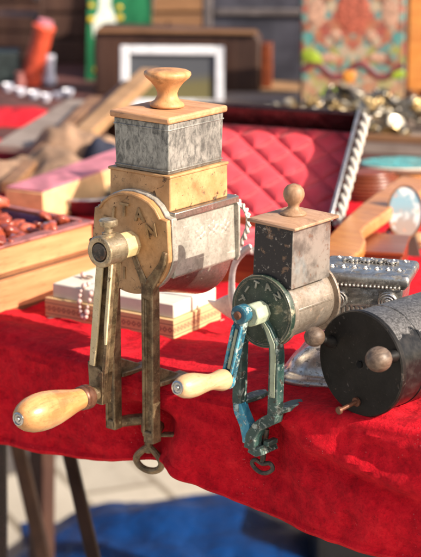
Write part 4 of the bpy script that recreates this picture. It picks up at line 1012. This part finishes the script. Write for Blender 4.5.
# large brown frame & small white frame
q, s_ = place(180, 97)
BF = thing('wooden_case', 'large dark brown wooden case standing behind the white picture frame', 'case', q, (0, 0, YAW-.10))
b = MB(); 
b.prism([(-86*s_, 0, 0), (80*s_, 0, 0), (80*s_, 0, 58*s_), (74*s_, 0, 66*s_), (-80*s_, 0, 70*s_), (-86*s_, 0, 62*s_)], (0, .05, 0)); bb = b.build('front', M['dark_wood'], BF, .004)
b = MB(); b.box((86*s_, .03, 26*s_), (10*s_, .04, 54*s_)); b.build('side_post', M['red_wood'], bb, .002)
for z_ in (66,): b = MB(); b.box((-3*s_, -.004, z_*s_), (160*s_, .008, 4*s_)); b.build('top_moulding', M['mid_wood'], bb, .001)
q, s_ = place(172, 108)
WF = thing('picture_frame', 'small white picture frame leaning on the brown case', 'picture frame', q, (rad(-7), 0, YAW-.06))
w_, h_ = 104*s_, 62*s_; t_ = 9*s_
for nm, c, d in (('frame_side', (-w_/2+t_/2, 0, h_/2), (t_, .012, h_)), ('frame_side', (w_/2-t_/2, 0, h_/2), (t_, .012, h_)), ('frame_rail', (0, 0, h_-t_/2), (w_-2*t_-.001, .0116, t_)), ('frame_rail', (0, 0, t_/2), (w_-2*t_-.001, .0116, t_))):
    b = MB(); b.box(c, d); b.build(nm, bpy.data.materials.get('white_frame_paint') or simple('white_frame_paint', (.60, .62, .66), .4, var=.1), WF, .002)
k = Mt('dim_landscape_print'); zz = k.sep()[2]; f = k.noise(18, 4)
pm = k.done(k.mix(k.thr(k.op('ADD', zz, k.op('MULTIPLY', f, .03)), .05, .08), (.13, .115, .05), (.07, .075, .085)), .35, 0)
b = MB(); b.box((0, .003, h_/2), (w_-2*t_, .003, h_-2*t_)); b.build('picture', pm, WF)
# backdrop trunk
q, s_ = place(262, 84)
TK = thing('storage_chest', 'large dark slate trunk standing behind the brown case and the floral tin', 'trunk', q, (0, 0, YAW-.05))
b = MB(); b.box((0, .06, 70*s_), (120*s_, .12, 140*s_)); tb = b.build('body', simple('slate_paint', (.045, .045, .060), .45, scale=12), TK, .005)
for x in (-54, 54): b = MB(); b.box((x*s_, -.004, 70*s_), (9*s_, .010, 138*s_)); b.build('corner_strip', simple('worn_slate', (.10, .085, .085), .5) if x < 0 else bpy.data.materials['worn_slate'], tb, .002)
b = MB(); b.box((0, -.004, 72*s_), (96*s_, .008, 7*s_)); b.build('batten', bpy.data.materials['worn_slate'], tb, .002)
# flat boxes before the trunk
for i, (px, py, wd_, hh, mat, lab) in enumerate(((250, 110, 110, 8, M['taupe'], 'flat grey box behind the open red case'), (268, 104, 88, 9, simple('olive_board', (.20, .18, .10), .6), 'flat olive box stacked in front of the slate trunk'))):
    q, s_ = place(px, py, .0)
    t = thing('flat_box', lab, 'box', q+Vector((-.02, .05, 0))*i, (0, 0, YAW+rad(-6-4*i)))
    b = MB(); b.box((0, .05, hh*s_*.45), (wd_*s_, .09, hh*s_*.9)); b.build('body', mat, t, .002)
    b = MB(); b.box((0, .05, hh*s_), (wd_*s_*1.02, .094, hh*s_*.2)); b.build('lid', M['plank_wood'] if i else M['taupe'], t, .001)
# floral tin
q, s_ = place(352, 118)
FT = thing('floral_tin', 'tall tin printed with a colourful floral pattern in teal, red and cream', 'tin', q, (rad(-4), 0, YAW))
b = MB(); b.box((0, .02, 66*s_), (104*s_, .04, 132*s_)); fb = b.build('tin_body', M['floral'], FT, .004)
b = MB()
random.seed(3)
for mx in (-1, 1):
    for (x, z, rx, rz) in ((46, 104, 9, 15), (30, 60, 9, 5), (22, 82, 6, 5)): b.blob((mx*x*s_*.8, -.0005, z*s_), (rx*s_, .0012, rz*s_), 16)
b.build('pale_blossoms', simple('pale_rose_print', (.34, .20, .14), .4, var=.4, scale=120), fb)
b = MB(); b.blob((-18*s_, -.0005, 22*s_), (15*s_, .0015, 11*s_), 18); b.blob((-40*s_, -.0005, 60*s_), (12*s_, .0015, 7*s_), 16, Euler((0, .5, 0))); b.blob((44*s_, -.0005, 44*s_), (9*s_, .0015, 5*s_), 16)
b.build('green_leaves', simple('leaf_green_print', (.22, .30, .02), .4), fb)
b = MB(); b.blob((0, -.0005, 106*s_), (17*s_, .0015, 22*s_), 18); b.build('red_medallion', simple('brick_print', (.30, .075, .045), .4, var=.5, scale=150), fb)
b = MB(); b.blob((-4*s_, -.0009, 42*s_), (7*s_, .0015, 7*s_), 18); b.build('orange_flower', simple('orange_print', (.50, .20, .03), .4), fb)
b = MB(); b.tube([((-50+i*4)*s_, -.0004, (47+7*math.sin(i*.55))*s_) for i in range(26)], 3.2*s_, 8, sq=.3); b.build('dark_garland', simple('wine_print', (.12, .025, .03), .4), fb)
# orange board on the right
q, s_ = place(432, 104)
o = MB().box((0, .01, 60*s_), (52*s_, .02, 124*s_)).build('wooden_door_panel', M['orange_wood'], bevel=.003)
o.location = q; o.rotation_euler = (0, 0, YAW); tag(o, 'upright orange brown wooden panel right of the floral tin', 'panel')
q, s_ = place(414, 110)
for i in range(3):
    o = MB().lathe([(0, 0), (7*s_, 0), (8*s_, 8*s_), (5*s_, 14*s_), (6*s_, 20*s_), (0, 21*s_)], (0, 0, 0), (0, 0, 1), 20).build('brown_jar', M['red_wood'] if i % 2 else M['dark_wood'])
    o.location = q+RT*(i*.024-.01)+Vector((0, 0, 0)); tag(o, ('small dark brown jar nearest the floral tin', 'small red brown jar between two darker jars', 'dark brown jar at the right edge before the orange panel')[i], 'jar')
# clutter upper left and top
random.seed(17)
def crate(px, py, w, h, mat, lab, yaw=0, nm='wooden_crate', off=0):
    q, s_ = place(px, py); q = q+Vector((-math.sin(YAW), math.cos(YAW), 0))*off
    t = thing(nm, lab, nm.split('_')[-1], q, (0, 0, YAW+yaw)); w *= s_; h *= s_; d = w*.6
    for j in range(3):
        b = MB(); b.box((0, 0, h*(j+.5)/3), (w, .008, h/3*.86)); b.build('slat', mat, t, .001)
    b = MB(); b.box((0, d/2+.0045, h/2), (w*.97, d, h*.96)); b.build('body', M['dark_wood'], t)
    for x in (-1, 1): b = MB(); b.box((x*w*.46, -.006, h/2), (w*.06, .006, h)); b.build('post', mat, t, .001)
    return t
crate(66, 74, 62, 80, M['dark_wood'], 'dark brown crate standing behind the red cylinder', .1, off=.12)
crate(14, 72, 64, 50, M['dark_wood'], 'mid brown crate at the upper left edge', -.2, off=.10)
crate(20, 60, 120, 110, M['dark_wood'], 'tall dark chest at the far upper left', .0, 'wooden_chest', off=.35)
crate(172, 66, 80, 70, M['mid_wood'], 'brown crate behind the large brown case', .1, off=.10)
q, s_ = place(10, 58); 
o = MB().blob((0, 0, 0), (16*s_, 12*s_, 9*s_), 18, lump=.3).build('white_bundle', M['cord']); o.location = q+Vector((0, .1, 62*s_)); tag(o, 'whitish cloth bundle on the crate in the upper left corner', 'bundle')
q, s_ = place(208, 74)
o = MB().lathe([(0, 0), (15*s_, 0), (17*s_, 30*s_), (12*s_, 55*s_), (6*s_, 66*s_), (0, 90*s_)], (0, 0, 0), (0, 0, 1), 24).build('black_vase', M['lacquer']); o.location = q+Vector((-.03, .12, 0)); tag(o, 'black vase standing behind the brown case near the slate trunk', 'vase')
q, s_ = place(205, 72); o = MB().blob((0, 0, 0), (9*s_, 8*s_, 8*s_), 16, lump=.2).build('pink_ball', M['pink']); o.location = q+Vector((0, .06, 64*s_)); tag(o, 'pinkish red ball beside the black vase at the top', 'ball')
# far stall: table with dark cloth and chests beyond the rear table
FS = thing('far_stall', 'dark draped stall far behind the rear table', 'stall', (-2.9, 3.3, -.75), (0, 0, YAW))
b = MB(); b.box((.4, .5, .37), (4.6, 1.0, .74)); b.build('drape', simple('brown_drape', (.06, .04, .035), .9, scale=6), FS, .01)
b = MB(); b.box((.4, 1.0, 1.25), (4.6, .05, 1.0)); b.build('back_panel', simple('umber_panel', (.09, .055, .04), .8, scale=5), FS, .01)
random.seed(30)
for i in range(9):
    cc = random.choice(((.10, .05, .03), (.05, .045, .05), (.20, .10, .05), (.12, .02, .02), (.08, .07, .06)))
    b = MB(); hh = random.uniform(.2, .5); b.box((-1.7+i*.52, .4, .74+hh/2+.002), (random.uniform(.25, .45), .3, hh)); b.build('box', simple('stall_goods_%s' % 'abcdefghi'[i], cc, .6), FS, .01)

# ================================================================== UNDER THE TABLE
k = Mt('blue_tarpaulin'); f = k.noise(20, 5, .6, .6); k.bump(f, .6, .02)
M['tarp'] = k.done(k.mix(f, (.0, .014, .065), (.001, .050, .22)), .38, 0)
b = MB(); nx, ny = 90, 60; g = []
for j in range(ny+1):
    row = []
    for i in range(nx+1):
        u = i/nx*2-1; v = j/ny*2-1; e = max(0, 1-(abs(u)**2.2+abs(v)**2.2))**.42
        x = u*.285; y = v*.25
        hh = .105*e*(1+.22*noise.noise(Vector((x*5, y*5, 4)))+.14*noise.noise(Vector((x*12, y*12, 7)))-.05*abs(noise.noise(Vector((x*26, y*26, 2)))))
        row.append(b._v((x*(1+.1*noise.noise(Vector((x*4, y*4, 1)))), y, max(.003, hh))))
    g.append(row)
for j in range(ny):
    for i in range(nx): b._f([g[j][i], g[j][i+1], g[j+1][i+1], g[j+1][i]])
o = b.build('blue_tarpaulin', M['tarp'], sharp=180); q = on(176, 580, -.75); o.location = q; o.rotation_euler = (0, 0, YAW)
tag(o, 'heap of dark blue tarpaulin on the ground under the table', 'tarpaulin')
M['umber'] = simple('umber_wood', (.035, .018, .012), .6, scale=20); M['umber2'] = simple('warm_umber_wood', (.10, .052, .030), .6, scale=20)
def stick(name, label, cat, p0, p1, Y0, Y1, w, mat):
    a = onY(p0[0], p0[1], Y0); c = onY(p1[0], p1[1], Y1)
    d = (c-a); c = a+d*((a.z+.75)/(-d.z)) if d.z < 0 else c
    t = thing(name, label, cat, c); b = MB(Matrix.Translation(-c)); b.tube([a, c], [w/2, w/2], 4, sq=1, upv=(math.cos(YAW+.8), math.sin(YAW+.8), 0)); b.build('pole', mat, t, .003)
    b = MB(Matrix.Translation(-c)); b.tube([c+(a-c).normalized()*.02, c], [w*.6, w*.6], 4, upv=(math.cos(YAW+.8), math.sin(YAW+.8), 0)); b.build('foot_cap', M['dark_wood'], t)
    return t
stick('trestle_pole', 'thin dark pole of the trestle in front of the blue tarpaulin', 'pole', (66, 440), (94, 560), .36, .30, .024, M['umber'])
stick('trestle_pole', 'broad brown pole of the trestle near the left edge', 'pole', (14, 430), (44, 560), .60, .55, .030, M['umber2'])
stick('trestle_pole', 'almost black upright pole at the left edge', 'pole', (2, 430), (2, 560), .30, .30, .020, M['lacquer'])
q = on(338, 575, -.75)
o = MB().box((0, 0, .09), (.30, .25, .18)).build('storage_crate', simple('black_crate_plastic', (.004, .004, .006), .5), bevel=.01); o.location = q+RT*.10; o.rotation_euler = (0, 0, YAW); tag(o, 'black storage crate on the ground right of the blue tarpaulin', 'crate')
